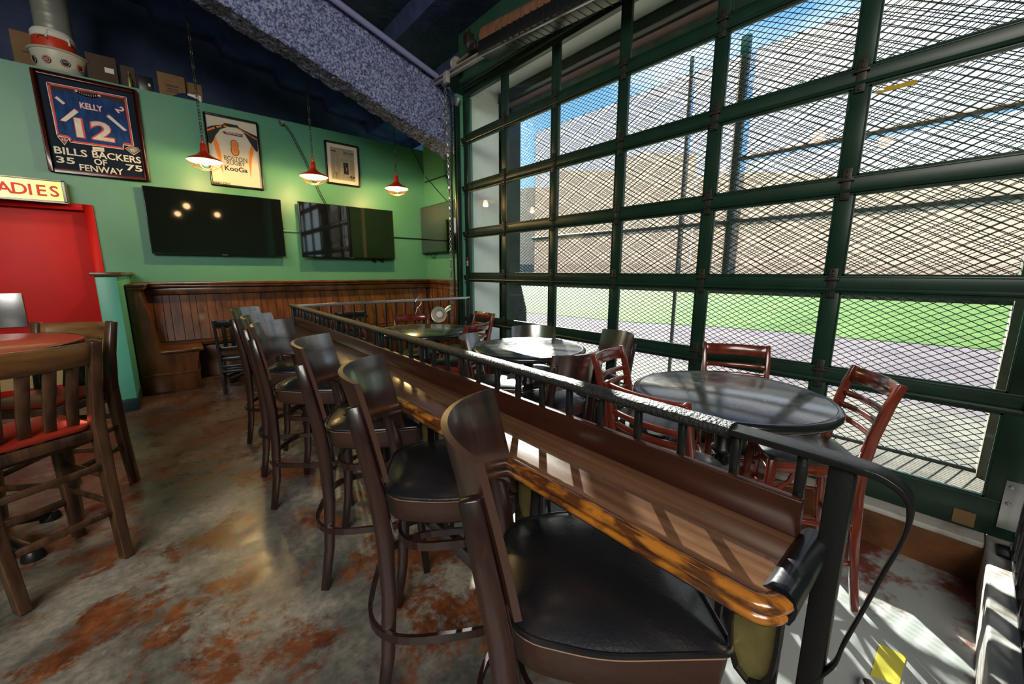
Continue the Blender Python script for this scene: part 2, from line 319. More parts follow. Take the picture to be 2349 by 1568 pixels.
def floor_mat():
    m = bpy.data.materials.new('stained_concrete_floor'); m.use_nodes = True; nt = m.node_tree; b = nt.nodes['Principled BSDF']
    t = nt.nodes.new('ShaderNodeTexCoord'); L = nt.links
    def nz(scale, det=6, rough=0.6, st=(1, 1, 1), dist=0.0):
        mp = nt.nodes.new('ShaderNodeMapping'); mp.inputs['Scale'].default_value = st; L.new(t.outputs['Object'], mp.inputs[0])
        n = nt.nodes.new('ShaderNodeTexNoise'); n.inputs['Scale'].default_value = scale; n.inputs['Detail'].default_value = det
        n.inputs['Roughness'].default_value = rough; n.inputs['Distortion'].default_value = dist; L.new(mp.outputs[0], n.inputs['Vector']); return n
    def ramp(n, stops):
        r = nt.nodes.new('ShaderNodeValToRGB'); L.new(n.outputs['Fac'], r.inputs['Fac']); el = r.color_ramp.elements
        el[0].position, el[0].color = stops[0]; el[1].position, el[1].color = stops[1]
        for p, c in stops[2:]: x = el.new(p); x.color = c
        return r
    a = ramp(nz(1.7, 8, 0.6, dist=0.4), [(0.30, (0.055, 0.055, 0.052, 1)), (0.68, (0.46, 0.42, 0.35, 1)), (0.47, (0.16, 0.15, 0.13, 1))])
    rust = ramp(nz(1.9, 13, 0.76, dist=0.25), [(0.495, (0, 0, 0, 1)), (0.56, (1, 1, 1, 1))])
    rcol = ramp(nz(4.6, 9, 0.65), [(0.36, (0.10, 0.028, 0.014, 1)), (0.64, (0.28, 0.088, 0.028, 1))])
    mx = nt.nodes.new('ShaderNodeMixRGB'); L.new(rust.outputs[0], mx.inputs[0]); L.new(a.outputs[0], mx.inputs[1]); L.new(rcol.outputs[0], mx.inputs[2])
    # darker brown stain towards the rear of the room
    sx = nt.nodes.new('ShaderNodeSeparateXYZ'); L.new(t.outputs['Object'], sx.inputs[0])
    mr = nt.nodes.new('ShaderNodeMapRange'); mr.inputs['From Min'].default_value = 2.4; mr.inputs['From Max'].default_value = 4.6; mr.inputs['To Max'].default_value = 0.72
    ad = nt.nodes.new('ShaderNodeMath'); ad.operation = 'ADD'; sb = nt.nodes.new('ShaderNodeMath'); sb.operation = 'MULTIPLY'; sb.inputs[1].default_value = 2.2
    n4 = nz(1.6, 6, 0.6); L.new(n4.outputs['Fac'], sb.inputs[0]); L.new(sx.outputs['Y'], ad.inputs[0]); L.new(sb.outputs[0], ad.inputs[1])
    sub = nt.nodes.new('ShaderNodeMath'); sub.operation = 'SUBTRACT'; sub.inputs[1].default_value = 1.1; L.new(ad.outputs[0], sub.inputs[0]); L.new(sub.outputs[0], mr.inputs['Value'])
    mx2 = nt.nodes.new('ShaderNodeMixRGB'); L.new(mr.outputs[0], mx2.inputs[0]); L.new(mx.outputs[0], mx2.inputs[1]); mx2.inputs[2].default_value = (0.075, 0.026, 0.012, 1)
    fine = ramp(nz(26, 8, 0.7), [(0.32, (0.38, 0.38, 0.38, 1)), (0.70, (1.35, 1.35, 1.35, 1))])
    mu = nt.nodes.new('ShaderNodeMixRGB'); mu.blend_type = 'MULTIPLY'; mu.inputs[0].default_value = 0.75; L.new(mx2.outputs[0], mu.inputs[1]); L.new(fine.outputs[0], mu.inputs[2])
    L.new(mu.outputs[0], b.inputs['Base Color'])
    rr = nt.nodes.new('ShaderNodeMapRange'); rr.inputs['From Min'].default_value = 0.3; rr.inputs['From Max'].default_value = 0.7; rr.inputs['To Min'].default_value = 0.20; rr.inputs['To Max'].default_value = 0.42
    n5 = nz(7, 6, 0.6); L.new(n5.outputs['Fac'], rr.inputs['Value']); L.new(rr.outputs[0], b.inputs['Roughness'])
    bp = nt.nodes.new('ShaderNodeBump'); bp.inputs['Strength'].default_value = 0.25; bp.inputs['Distance'].default_value = 0.004
    L.new(n5.outputs['Fac'], bp.inputs['Height']); L.new(bp.outputs[0], b.inputs['Normal'])
    return m
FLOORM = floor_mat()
def low_floor_mat():
    m = bpy.data.materials.new('sunken_floor_concrete'); m.use_nodes = True; nt = m.node_tree; b = nt.nodes['Principled BSDF']; L = nt.links
    t = nt.nodes.new('ShaderNodeTexCoord')
    n = nt.nodes.new('ShaderNodeTexNoise'); n.inputs['Scale'].default_value = 1.5; n.inputs['Detail'].default_value = 10; n.inputs['Roughness'].default_value = 0.68; L.new(t.outputs['Object'], n.inputs['Vector'])
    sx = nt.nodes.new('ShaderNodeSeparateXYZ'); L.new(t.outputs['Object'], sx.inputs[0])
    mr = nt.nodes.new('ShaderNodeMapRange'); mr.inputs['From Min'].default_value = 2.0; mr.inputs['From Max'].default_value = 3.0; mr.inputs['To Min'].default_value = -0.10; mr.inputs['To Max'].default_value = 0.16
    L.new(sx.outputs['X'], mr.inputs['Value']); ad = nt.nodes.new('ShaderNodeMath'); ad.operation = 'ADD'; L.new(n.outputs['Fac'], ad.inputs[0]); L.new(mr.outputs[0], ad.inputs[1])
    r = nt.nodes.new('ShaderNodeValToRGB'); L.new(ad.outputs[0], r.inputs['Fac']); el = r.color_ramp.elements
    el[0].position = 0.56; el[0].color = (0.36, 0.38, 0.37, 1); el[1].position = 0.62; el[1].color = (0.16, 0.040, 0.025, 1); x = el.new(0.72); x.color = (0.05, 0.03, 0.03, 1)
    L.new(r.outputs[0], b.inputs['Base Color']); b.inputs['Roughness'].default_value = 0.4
    return m
LOWM = low_floor_mat()

def glass_mat():
    m = bpy.data.materials.new('window_glass'); m.use_nodes = True; nt = m.node_tree; nt.nodes.clear(); L = nt.links
    o = nt.nodes.new('ShaderNodeOutputMaterial'); tr = nt.nodes.new('ShaderNodeBsdfTransparent'); gl = nt.nodes.new('ShaderNodeBsdfGlossy')
    tr.inputs['Color'].default_value = (0.93, 0.97, 0.96, 1); gl.inputs['Roughness'].default_value = 0.02
    lw = nt.nodes.new('ShaderNodeLayerWeight'); lw.inputs['Blend'].default_value = 0.5; pw_ = nt.nodes.new('ShaderNodeMath'); pw_.operation = 'POWER'; pw_.inputs[1].default_value = 4.0
    L.new(lw.outputs['Facing'], pw_.inputs[0]); fr = nt.nodes.new('ShaderNodeMath'); fr.operation = 'MULTIPLY_ADD'; fr.inputs[1].default_value = 0.55; fr.inputs[2].default_value = 0.025; L.new(pw_.outputs[0], fr.inputs[0])
    mx = nt.nodes.new('ShaderNodeMixShader'); L.new(fr.outputs[0], mx.inputs[0]); L.new(tr.outputs[0], mx.inputs[1]); L.new(gl.outputs[0], mx.inputs[2])
    L.new(mx.outputs[0], o.inputs[0]); return m
GLASS = glass_mat()

FONT = None
def text_mesh(name, txt, mt, parent, center, w=None, h=None, rz=0.0, tilt=0.0, shear=0.0, offset=0.0, depth=0.001, normal='-Y', world=True):
    """flat lettering on a wall facing -Y; w/h: full size in metres"""
    cu = bpy.data.curves.new('t', 'FONT'); cu.body = txt; cu.align_x = 'CENTER'; cu.align_y = 'CENTER'; cu.extrude = 0.0; cu.offset = offset; cu.size = 1.0
    cu.resolution_u = 3
    ob = bpy.data.objects.new('t', cu); COL.objects.link(ob); bpy.context.view_layer.update()
    me = bpy.data.meshes.new_from_object(ob.evaluated_get(bpy.context.evaluated_depsgraph_get()))
    COL.objects.unlink(ob); bpy.data.objects.remove(ob); bpy.data.curves.remove(cu)
    xs = [v.co.x for v in me.vertices]; ys = [v.co.y for v in me.vertices]
    cx, cy = (min(xs)+max(xs))/2, (min(ys)+max(ys))/2; W_, H_ = max(xs)-min(xs), max(ys)-min(ys)
    sx = (w/W_) if w else (h/H_); sy = (h/H_) if h else sx
    off = Vector((0, 0, 0)); q = parent
    while world and q is not None: off += Vector(q.location); q = q.parent
    c = Vector(center)-off
    for v in me.vertices:
        x, y = (v.co.x-cx)*sx, (v.co.y-cy)*sy
        x += shear*y
        X, Y = x*math.cos(tilt)-y*math.sin(tilt), x*math.sin(tilt)+y*math.cos(tilt)
        if normal == '-Y': v.co = c + Vector((X, 0, Y))
        elif normal == '-X': v.co = c + Vector((0, -X, Y))
        else: v.co = c + Vector((X, Y, 0))
    me.materials.clear(); me.materials.append(mt)
    o = bpy.data.objects.new(name, me); COL.objects.link(o); o.parent = parent
    return o

# ------------------------------------------------------------------ setting: floors
XD = 3.13          # garage door plane
YW = 7.0           # television wall
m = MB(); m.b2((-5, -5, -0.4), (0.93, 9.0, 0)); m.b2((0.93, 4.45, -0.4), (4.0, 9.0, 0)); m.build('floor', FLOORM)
bpy.data.objects['floor']['kind'] = 'structure'
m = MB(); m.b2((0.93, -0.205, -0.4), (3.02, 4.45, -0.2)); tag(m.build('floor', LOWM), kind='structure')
m = MB(); m.b2((0.93, -5, -0.4), (3.3, -0.205, 0.028)); tag(m.build('trim_1', SILLM, bevel=0.012), kind='structure')
m = MB(); m.b2((3.02, -0.204, -0.4), (3.42, 4.75, 0.02)); curb = tag(m.build('trim_2', CURBM), kind='structure')
m = MB(); m.b2((3.013, -0.2, 0.0), (3.45, 4.75, 0.034)); m.build('sill', SILLM, curb, bevel=0.008)
# side riser of platform
# ------------------------------------------------------------------ setting: walls
m = MB(); m.b2((-0.62, YW, 0), (5.0, YW+0.12, 3.6)); m.b2((-1.75, YW, 2.17), (-0.62, YW+0.12, 3.6)); m.b2((-5, YW, 0), (-1.75, YW+0.12, 3.6))
m.b2((-5, YW+0.12, 3.5), (5.0, YW+1.5, 3.6))
wb = tag(m.build('wall_back', GREEN), kind='structure')
m = MB(); m.b2((-5, 8.6, 3.5), (5, 8.8, 7)); tag(m.build('wall_rear_void', NAVY), kind='structure')
m = MB(); m.b2((3.8, 4.75, 0), (4.1, YW, 5.2)); tag(m.build('wall_right', GREEN), kind='structure')
m = MB(); m.b2((3.06, 4.70, -0.2), (3.30, 4.76, 3.66)); m.b2((3.30, 4.95, -0.2), (3.8, 5.0, 3.66)); tag(m.build('wall_alcove', GREEN), kind='structure')
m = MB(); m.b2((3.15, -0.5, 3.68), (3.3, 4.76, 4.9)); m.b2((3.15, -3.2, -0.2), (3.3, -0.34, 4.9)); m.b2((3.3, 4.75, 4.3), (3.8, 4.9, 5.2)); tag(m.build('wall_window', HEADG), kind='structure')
m = MB(); m.b2((3.0, -5.1, -0.4), (3.3, -3.2, 4.9)); m.b2((-5.1, -5.2, -0.4), (3.3, -5.0, 6.5)); tag(m.build('wall_front', GREEN), kind='structure')
m = MB(); m.b2((-5.2, -5.2, -0.4), (-5.0, 8.8, 6.8)); tag(m.build('wall_left', GREEN), kind='structure')
# ceiling: stepped underside of seating, dropping towards the windows
m = MB(); prof = []
x = -5.2; z = 6.6
while x < 3.9:
    prof.append((x, z)); prof.append((x+0.55, z-0.02)); prof.append((x+0.62, z-0.20)); x += 0.80; z -= 0.22
prof.append((4.2, z))
poly = prof + [(4.2, 7.2), (-5.2, 7.2)]
m.prism(poly, -5.2, 8.8, 'Y'); tag(m.build('ceiling', NAVY), kind='structure')
# pony wall with cap and baseboard
m = MB(); m.b2((-0.555, 5.43, 0), (-0.405, YW, 1.355)); pony = tag(m.build('wall_partition', TEAL, bevel=0.006), kind='structure')
m = MB(); m.b2((-0.585, 5.39, 1.355), (-0.37, YW, 1.388)); m.build('cap', PINEH, pony, bevel=0.006)
m = MB(); m.b2((-0.565, 5.42, 0), (-0.395, 6.0, 0.125)); m.build('skirting', DKGRN, pony, bevel=0.003)

# ------------------------------------------------------------------ ladies' door (setting)
dr = struct_root('door_1', (-1.19, YW, 0))
m = MB(); m.b2((-0.70, YW-0.045, 0), (-0.62, YW+0.12, 2.17)); m.b2((-1.76, YW-0.045, 2.10), (-0.70, YW+0.12, 2.17)); m.b2((-1.76, YW-0.045, 0), (-1.68, YW+0.12, 2.10))
m.build('door_frame', REDDOOR, dr, bevel=0.006, world=True)
m = MB(); m.b2((-1.68, YW+0.03, 0), (-0.70, YW+0.075, 2.10)); dp = m.build('door_leaf', REDDOOR, dr, bevel=0.002, world=True)
a = at_y(-20, 670, YW); b = at_y(48, 672, YW)
m = MB(); m.b2((-1.55, YW+0.012, at_y(40, 750, YW).z), (b.x, YW+0.03, b.z)); m.build('push_plate', STEEL, dp, world=True, bevel=0.001)
m = MB(); m.b2((-1.66, YW+0.018, 0.05), (-0.72, YW+0.03, 0.62)); m.build('kick_panel', SLATBR, dp, world=True)

# ------------------------------------------------------------------ fuzzy roof beam
def fuzzy_beam():
    # bottom face between far (y=5.35) and near (y=5.0) edges, near side face above
    def far(x): return 4.0 + (3.15-4.0)/(2.94-0.45)*(x-0.45)
    def nb(x): return 3.84 + (3.16-3.84)/(2.92-0.82)*(x-0.82)
    def nt_(x): return nb(x)+0.78-(x-1.58)*0.02
    NX, seg = 300, [(5.35, 'f', 0.0)]
    rows = []
    for i in range(NX+1):
        x = -3.4 + (3.28+3.4)*i/NX
        ring = []
        for k in range(16): ring.append(Vector((x, 5.35-0.35*k/15, far(x)*(1-k/15)+nb(x)*k/15)))
        for k in range(1, 37): ring.append(Vector((x, 5.0-0.06*math.sin(PI*k/36), nb(x)+(nt_(x)-nb(x))*k/36)))
        ring.append(Vector((x, 5.35, nt_(x))))
        out = []
        for p in ring:
            n = noise.noise_vector(p*9)*0.022 + noise.noise_vector(p*28)*0.026 + noise.noise_vector(p*3)*0.02
            out.append(p+n)
        rows.append(out)
    m = MB(); k = len(rows[0]); m.v = [p for r in rows for p in r]
    for i in range(NX):
        for j in range(k):
            j2 = (j+1) % k; m.f.append((i*k+j, i*k+j2, (i+1)*k+j2, (i+1)*k+j))
    o = m.build('trim_3', FUZZ, smooth=True, angle=180); tag(o, kind='structure')
fuzzy_beam()

# ------------------------------------------------------------------ garage door
g = struct_root('door_2', (XD, -0.3, 0))
JZ = [3.66, 3.068, 2.467, 1.877, 1.295, 0.719, 0.035]     # joints from top to the bottom edge
MY = [3.052-0.045, 2.247-0.045, 1.441-0.045, 0.635-0.045]
MYc = [3.858-0.04] + MY
YL, YR = 4.665, -0.315
inner_hi, inner_lo = 4.565, -0.172
pane_edges = []
ys = [inner_hi] + [c for m_ in MYc for c in (m_+0.042, m_-0.042)] + [inner_lo]
for k in range(6):
    zt, zb = JZ[k], JZ[k+1]
    low = 0.085 if k < 5 else 0.20
    top = 0.022 if k else 0.05
    zt2, zb2 = zt-top, zb+low
    m = MB(); m.b2((XD, YR, zt2), (XD+0.045, YL, zt-0.002)); m.build('top_rail', DOORG, g, bevel=0.002, world=True)
    m = MB(); m.b2((XD, YR, zb+0.002), (XD+0.045, YL, zb2)); m.b2((XD-0.004, YR, zb2-0.012), (XD, YL, zb2-0.004)); m.build('bottom_rail', DOORG, g, bevel=0.002, world=True)
    if k < 5:
        m = MB(); m.tube([(XD-0.004, YR, zb), (XD-0.004, YL, zb)], 0.013, 8, side=(0, 0, 1)); m.build('joint_bead', DOORG, g, smooth=True, world=True)
    for ya, yb in ((inner_hi, YL), (YR, inner_lo)):
        m = MB(); m.b2((XD+0.001, ya, zb2), (XD+0.044, yb, zt2)); m.build('stile', DOORG, g, bevel=0.002, world=True)
    for c in MYc:
        m = MB(); m.b2((XD+0.001, c-0.042, zb2), (XD+0.044, c+0.042, zt2)); mu = m.build('mullion', DOORG, g, bevel=0.003, world=True)
        m = MB()
        m.b2((XD-0.012, c-0.022, zb-0.05), (XD-0.002, c+0.022, zb+0.13)) if k < 5 else m.b2((XD-0.006, c-0.022, zb+0.05), (XD-0.002, c+0.022, zb+0.23))
        m.b2((XD-0.022, c-0.035, zb+0.055), (XD-0.003, c+0.035, zb+0.072))
        for zz in (0.085, 0.115, -0.035):
            if k < 5: m.lathe([(0.008, 0), (0.006, 0.005), (0, 0.007)], (XD-0.012, c, zb+zz), 8, M=rot_to((-1, 0, 0)))
        m.build('hinge', DKMET, g, world=True, bevel=0.001)
    for q in range(6):
        y1, y0 = ys[2*q], ys[2*q+1]
        m = MB(); m.b2((XD+0.018, y0+0.001, zb2+0.001), (XD+0.024, y1-0.001, zt2-0.001)); pn = m.build('pane', GLASS, g, world=True)
        m = MB(); t_ = 0.009
        m.b2((XD-0.002, y0, zb2), (XD+0.017, y0+t_, zt2)); m.b2((XD-0.002, y1-t_, zb2), (XD+0.017, y1, zt2))
        m.b2((XD-0.002, y0, zb2), (XD+0.017, y1, zb2+t_)); m.b2((XD-0.002, y0, zt2-t_), (XD+0.017, y1, zt2))
        m.build('glazing_bead', DOORG, pn, world=True)
# rollers and end hinges on both stiles
for k in range(1, 6):
    for yc in (4.63, -0.27):
        z0 = JZ[k]
        m = MB(); m.b2((XD-0.03, yc-0.035, z0+0.01), (XD-0.002, yc+0.035, z0+0.05))
        for s_ in (-1, 1): m.lathe([(0.010, 0), (0.010, 0.07), (0, 0.072)], (XD-0.022, yc-0.036+0.012*s_, z0+0.03+0.018*s_), 8, M=rot_to((0, 1 if yc > 1 else -1, 0)))
        m.lathe([(0.013, 0), (0.009, 0.007), (0, 0.009)], (XD-0.03, yc, z0-0.045), 10, M=rot_to((-1, 0, 0)))
        m.build('roller_bracket', DKMET, g, world=True, bevel=0.001)
m = MB(); m.b2((XD-0.012, -0.31, 0.10), (XD-0.002, -0.23, 0.36))
for zz in (0.33, 0.24): m.lathe([(0.011, 0), (0.008, 0.006), (0, 0.008)], (XD-0.012, -0.25, zz), 10, M=rot_to((-1, 0, 0)))
m.build('corner_plate', STEEL, g, world=True)
m = MB(); m.b2((XD-0.004, -0.16, 0.05), (XD-0.001, -0.08, 0.13)); m.build('paper_scrap', CARD, g, world=True)
for zc, hh, mt_, wd in ((1.58, 0.03, JRED, 0.03), (1.515, 0.07, WHITE, 0.035)):
    m = MB(); m.b2((XD-0.004, 4.61-wd/2, zc-hh/2), (XD-0.001, 4.61+wd/2, zc+hh/2)); m.build('sticker', mt_, g, world=True)
m = MB(); m.b2((XD-0.005, 4.6, 1.50), (XD-0.002, 4.62, 1.515)); m.build('sticker', JRED, g, world=True)
# header strip above the door
m = MB(); m.tube([(3.10, -0.45, 3.72), (3.10, 4.72, 3.715)], 0.016, 8, side=(0, 0, 1)); m.b2((3.11, -0.45, 3.67), (3.15, 4.7, 3.70))
tag(m.build('trim_4', DOORG, smooth=True), kind='structure')
# yellow tape stuck to the glass
tp = [at_x(px, py, XD+0.016) for px, py in ((2011, 216), (2011, 208), (2022, 207), (2029, 209), (2028, 200), (2060, 194), (2072, 190), (2103, 182), (2103, 192))]
m = MB(); m.prism([(p.y, p.z) for p in tp], XD+0.012, XD+0.017, 'X')
tag(m.build('tape_strip', YTAPE2), 'torn strip of yellow tape stuck high on the glass of the garage door', 'tape')
# vertical tracks
for yy, lab in ((4.70, 'far'), (-0.36, 'near')):
    m = MB(); m.b2((3.03, yy-0.012, 0.03), (3.10, yy+0.012, 3.55)); m.b2((3.03, yy-0.03, 0.03), (3.04, yy+0.03, 3.55))
    tag(m.build('door_track', DOORG, bevel=0.002), 'green steel door track at the %s' % ('wall corner beside the hanging hoist chain' if lab == 'far' else 'edge beside the black barred railing'), 'door track')

# ------------------------------------------------------------------ door operator at top corner
t = thing('strut_channel', 'pale slotted steel strut crossing above the corner of the garage door', 'bracket', (2.9, 5.1, 3.84))
p0, p1 = at_x(985, 197, 2.9), at_x(1112, 122, 2.9)
m = MB(); 
for dz in (-0.028, 0.028): m.bar(p0+Vector((0, 0, dz)), p1+Vector((0, 0, dz)), 0.045, 0.014)
m.bar(p0+Vector((0.02, 0, 0)), p1+Vector((0.02, 0, 0)), 0.006, 0.056); m.build('channel', PALEM, t, world=True, bevel=0.002)
mid = at_x(1024, 178, 2.87)
m = MB(); m.box(mid, (0.05, 0.09, 0.13)); m.build('clamp', PALEM, t, world=True, bevel=0.004)
t = thing('spring_drum', 'brown wound spring barrel mounted over the garage door', 'spring', (2.95, 3.3, 3.9))
a, b = at_x(1118, 88, 3.0), at_x(1340, -18, 3.0); b = a+(b-a)*1.8
m = MB(); N = 90; path = [a+(b-a)*i/N for i in range(N+1)]; m.tube(path, 0.115, 20, scale=[1+0.012*math.sin(i*2.4) for i in range(N+1)], side=(0, 0, 1)); m.build('barrel', DRUMM, t, world=True, smooth=True)
m = MB(); a2 = at_x(1040, 152, 3.0); m.tube([a2, a], 0.018, 10, side=(0, 0, 1)); m.build('shaft', BROWNST, t, world=True, smooth=True)
m = MB(); m.lathe([(0.02, 0), (0.065, 0.0), (0.072, 0.02), (0.06, 0.045), (0.075, 0.07), (0.02, 0.07)], at_x(1042, 150, 3.0), 24, M=rot_to((0, -1, 0))); m.build('pulley', PALEM, t, world=True, smooth=True)
c = at_x(1082, 112, 3.0)
m = MB(); m.lathe([(0.02, -0.03), (0.06, -0.03), (0.085, 0), (0.06, 0.03), (0.02, 0.03)], c+Vector((0, 0, 0.03)), 18, M=rot_to((0.3, 1, 0.2)))
m.box(c+Vector((-0.02, 0.03, 0.11)), (0.09, 0.10, 0.10)); m.box(c+Vector((0, -0.08, -0.03)), (0.12, 0.12, 0.06)); m.tube([c+Vector((0, 0.06, 0.13)), c+Vector((0, 0.1, 0.2)), c+Vector((0, 0.06, 0.24))], 0.02, 8)
m.build('gear_hub', DKMET, t, world=True, bevel=0.006)
t = thing('heater_housing', 'long black ribbed housing slung under the spring barrel above the door', 'heater', (2.85, 3.5, 3.75))
a, b = at_x(1112, 118, 2.85), at_x(1340, 2, 2.85); b = a+(b-a)*1.9
m = MB(); m.bar(a, b, 0.20, 0.14); hb = m.build('housing', BLACKW, t, world=True, bevel=0.02)
for i in range(26):
    p = a+(b-a)*(0.16+0.032*i)
    m = MB(); m.box(p, (0.206, 0.004, 0.146)); m.build('rib', DKMET, t, world=True)
m = MB(); m.bar(a+Vector((-0.08, 0, -0.075)), b+Vector((-0.08, 0, -0.075)), 0.02, 0.012); m.build('lip', STEEL, t, world=True)
# conduits and cables
a, b = at_y(700, -50, 4.88), at_y(1003, 176, 4.88); a = a+(a-b)*0.5
m = MB(); m.tube([a, b], 0.034, 14); tag(m.build('conduit', CONDUIT, smooth=True), 'pale lavender conduit running along the fuzzy roof beam', 'conduit')
pts = [(1003, 190), (985, 205), (980, 235), (985, 255), (1003, 268), (1028, 272)]
m = MB(); m.tube([at_x(px, py, 2.92) for px, py in pts], 0.011, 8, side=(1, 0, 0)); tag(m.build('cable', CONDUIT, smooth=True), 'curved pale cable dropping from the strut end beside the wall corner', 'cable')
pts = [(1010, 203), (1020, 212), (1030, 222), (1034, 240), (1036, 300), (1036, 420), (1040, 560), (1044, 680)]
m = MB(); m.tube([at_x(px, py, 3.0) for px, py in pts], 0.014, 8, side=(1, 0, 0)); tag(m.build('conduit_pipe', DOORG, smooth=True), 'thin green pipe bending down the corner to floor level', 'pipe')
pts = [(978, 150), (980, 100), (992, 72), (1010, 66), (1030, 70), (1046, 84)]
m = MB(); m.tube([at_x(px, py, 2.95) for px, py in pts], 0.004, 6, side=(1, 0, 0)); m.tube([at_x(px, py, 2.95) for px, py in ((1000, 68), (1012, 88), (1022, 100), (1045, 93))], 0.004, 6, side=(1, 0, 0))
tag(m.build('wire_loop', DKMET, smooth=True), 'thin looped wires hanging by the oily gear hub', 'wire')
c = at_x(1047, 232, 3.05)
m = MB(); m.box(c, (0.05, 0.09, 0.10), M=Matrix.Rotation(0.5, 3, 'X')); m.box(c+Vector((-0.028, 0, -0.005)), (0.006, 0.05, 0.02), M=Matrix.Rotation(0.5, 3, 'X')); tag(m.build('limit_switch', STEEL, bevel=0.004), 'small grey slotted bracket at the top of the door track', 'bracket')

def chain(points, link=0.034, r=0.0032, wid=0.011):
    m = MB(); P = [Vector(p) for p in points]; segs = []
    total = sum((P[i+1]-P[i]).length for i in range(len(P)-1)); n = int(total/(link*0.78)); k = 0
    def along(s_):
        for i in range(len(P)-1):
            L = (P[i+1]-P[i]).length
            if s_ <= L: return P[i]+(P[i+1]-P[i])*(s_/L), (P[i+1]-P[i]).normalized()
            s_ -= L
        return P[-1], (P[-1]-P[-2]).normalized()
    for i in range(n):
        c_, d_ = along((i+0.5)*total/n); a_ = Vector((math.cos(0.7+i*PI/2), math.sin(0.7+i*PI/2), 0)); a_ = (a_-d_*a_.dot(d_)).normalized()
        lp = []
        for q in range(10):
            an = 2*PI*q/10; ex = 0.30*link if math.cos(an) > 0 else -0.30*link
            lp.append(c_ + d_*(math.cos(an)*wid*0.7+ex) + a_*(math.sin(an)*wid))
        m.tube(lp, r, 5, closed=True, side=d_.cross(a_))
    return m
m = chain([at_x(1021, 190, 2.93), at_x(1028, 350, 2.93), at_x(1033, 520, 2.93), at_x(1038, 740, 2.93)], 0.042, 0.0045, 0.014)
tag(m.build('hoist_chain', STEEL, smooth=True), 'thin steel hoist chain hanging in front of the wall corner', 'chain')

# ------------------------------------------------------------------ pendant lamps
def pendant(loc, label):
    t = thing('pendant_lamp', label, 'lamp', loc, 0, 'red caged pendant lamps')
    m = MB(); m.lathe([(0.022, 0.19), (0.030, 0.185), (0.034, 0.12), (0.036, 0.105), (0.055, 0.075), (0.10, 0.045), (0.165, 0.012), (0.178, -0.002), (0.180, -0.006)], (0, 0, 0.03), 36, cap=False)
    sh = m.build('shade', REDEN, t, smooth=True, angle=60)
    m = MB(); m.lathe([(0.0, 0.085), (0.05, 0.075), (0.098, 0.043), (0.162, 0.010), (0.176, -0.004)], (0, 0, 0.027), 36, cap=False); m.build('inner_liner', WENAM, sh, smooth=True)
    m = MB(); m.lathe([(0.0, 0.06), (0.022, 0.05), (0.030, 0.02), (0.036, -0.01), (0.030, -0.035), (0.0, -0.05)], (0, 0, 0.025), 20); m.build('bulb', BULB, t, smooth=True)
    m = MB()
    for R_, z_ in ((0.168, 0.018), (0.115, -0.045), (0.045, -0.072)): m.tube([(R_*math.cos(2*PI*i/28), R_*math.sin(2*PI*i/28), z_) for i in range(28)], 0.0028, 5, closed=True)
    for q in range(6):
        an = q*PI/3; m.tube([(R_*math.cos(an), R_*math.sin(an), z_) for R_, z_ in ((0.172, 0.022), (0.15, -0.015), (0.115, -0.045), (0.07, -0.065), (0.045, -0.072))], 0.0028, 5)
    m.build('wire_guard', REDEN, t, smooth=True)
    m = MB(); m.lathe([(0.012, 0.215), (0.016, 0.24), (0.010, 0.275), (0.004, 0.28)], (0, 0, 0), 14); m.build('socket_cap', REDEN, t, smooth=True)
    m = chain([(0, 0, 0.27), (0, 0, 4.55-loc[2]+0.3)], 0.046, 0.0032, 0.013); m.build('chain', ZINC, t, smooth=True)
    l = light('lamp_bulb', 'POINT', (loc[0], loc[1], loc[2]-0.03), 60, (1.0, 0.66, 0.24), 0.04)
    return t
YP = 6.2
for px, lab in ((473, 'red caged pendant lamp in front of the framed white rugby jersey'), (719, 'red caged pendant lamp between the white jersey and the framed newspaper'), (908, 'small red caged pendant lamp nearest the dark wall corner')):
    p = at_y(px, 390, YP); pendant((p.x, YP, 2.67), lab)
for p in [(0.42, 2.49), (0.29, 0.85), (1.04, 1.28), (-2.2, 1.9), (-2.4, -1.0)]:
    # the rest of the room's lamps: light only, above and behind the viewer
    light('lamp_bulb', 'POINT', (p[0], p[1], 2.78), 1.5, (1.0, 0.62, 0.30), 0.06)

# ------------------------------------------------------------------ televisions
def tv(name, label, cx, z0, z1, w, y, depth=0.06, tilt=0.0):
    t = thing(name, label, 'television', (cx, y, z0), 0, None)
    t.rotation_euler = (tilt, 0, 0)
    h = z1-z0
    m = MB(); m.b2((-w/2, 0, 0), (w/2, depth, h)); m.build('body', TVB, t, bevel=0.004)
    m = MB(); m.b2((-w/2+0.008, -0.003, 0.014), (w/2-0.008, 0.001, h-0.008)); m.build('screen', TVS, t)
    m = MB(); m.b2((-0.03, -0.004, 0.002), (0.03, 0, 0.009)); m.build('logo_tab', STEEL, t)
    m = MB(); m.b2((-0.25, depth, h*0.25), (0.25, YW-y, h*0.75)); m.build('wall_mount', IRON, t)
    return t
tv('television', 'large black flat television left over the booth, below the two framed jerseys', 0.605, 1.62, 2.45, 1.52, 6.90, 0.045)
tv('television', 'black television reflecting the bright windows, below the framed newspaper', 2.335, 1.62, 2.45, 1.505, 6.85, 0.045)
t = thing('television', 'black television on the dark side wall behind the hoist chain', 'television', (3.70, 6.49, 1.74))
m = MB(); m.b2((3.70, 5.75, 1.74), (3.74, 6.99, 2.575)); m.build('body', TVB, t, bevel=0.004, world=True)
m = MB(); m.b2((3.697, 5.76, 1.755), (3.701, 6.98, 2.565)); m.build('screen', TVS, t, world=True)
m = MB(); m.b2((3.74, 6.1, 1.95), (3.80, 6.6, 2.35)); m.build('wall_mount', IRON, t, world=True)
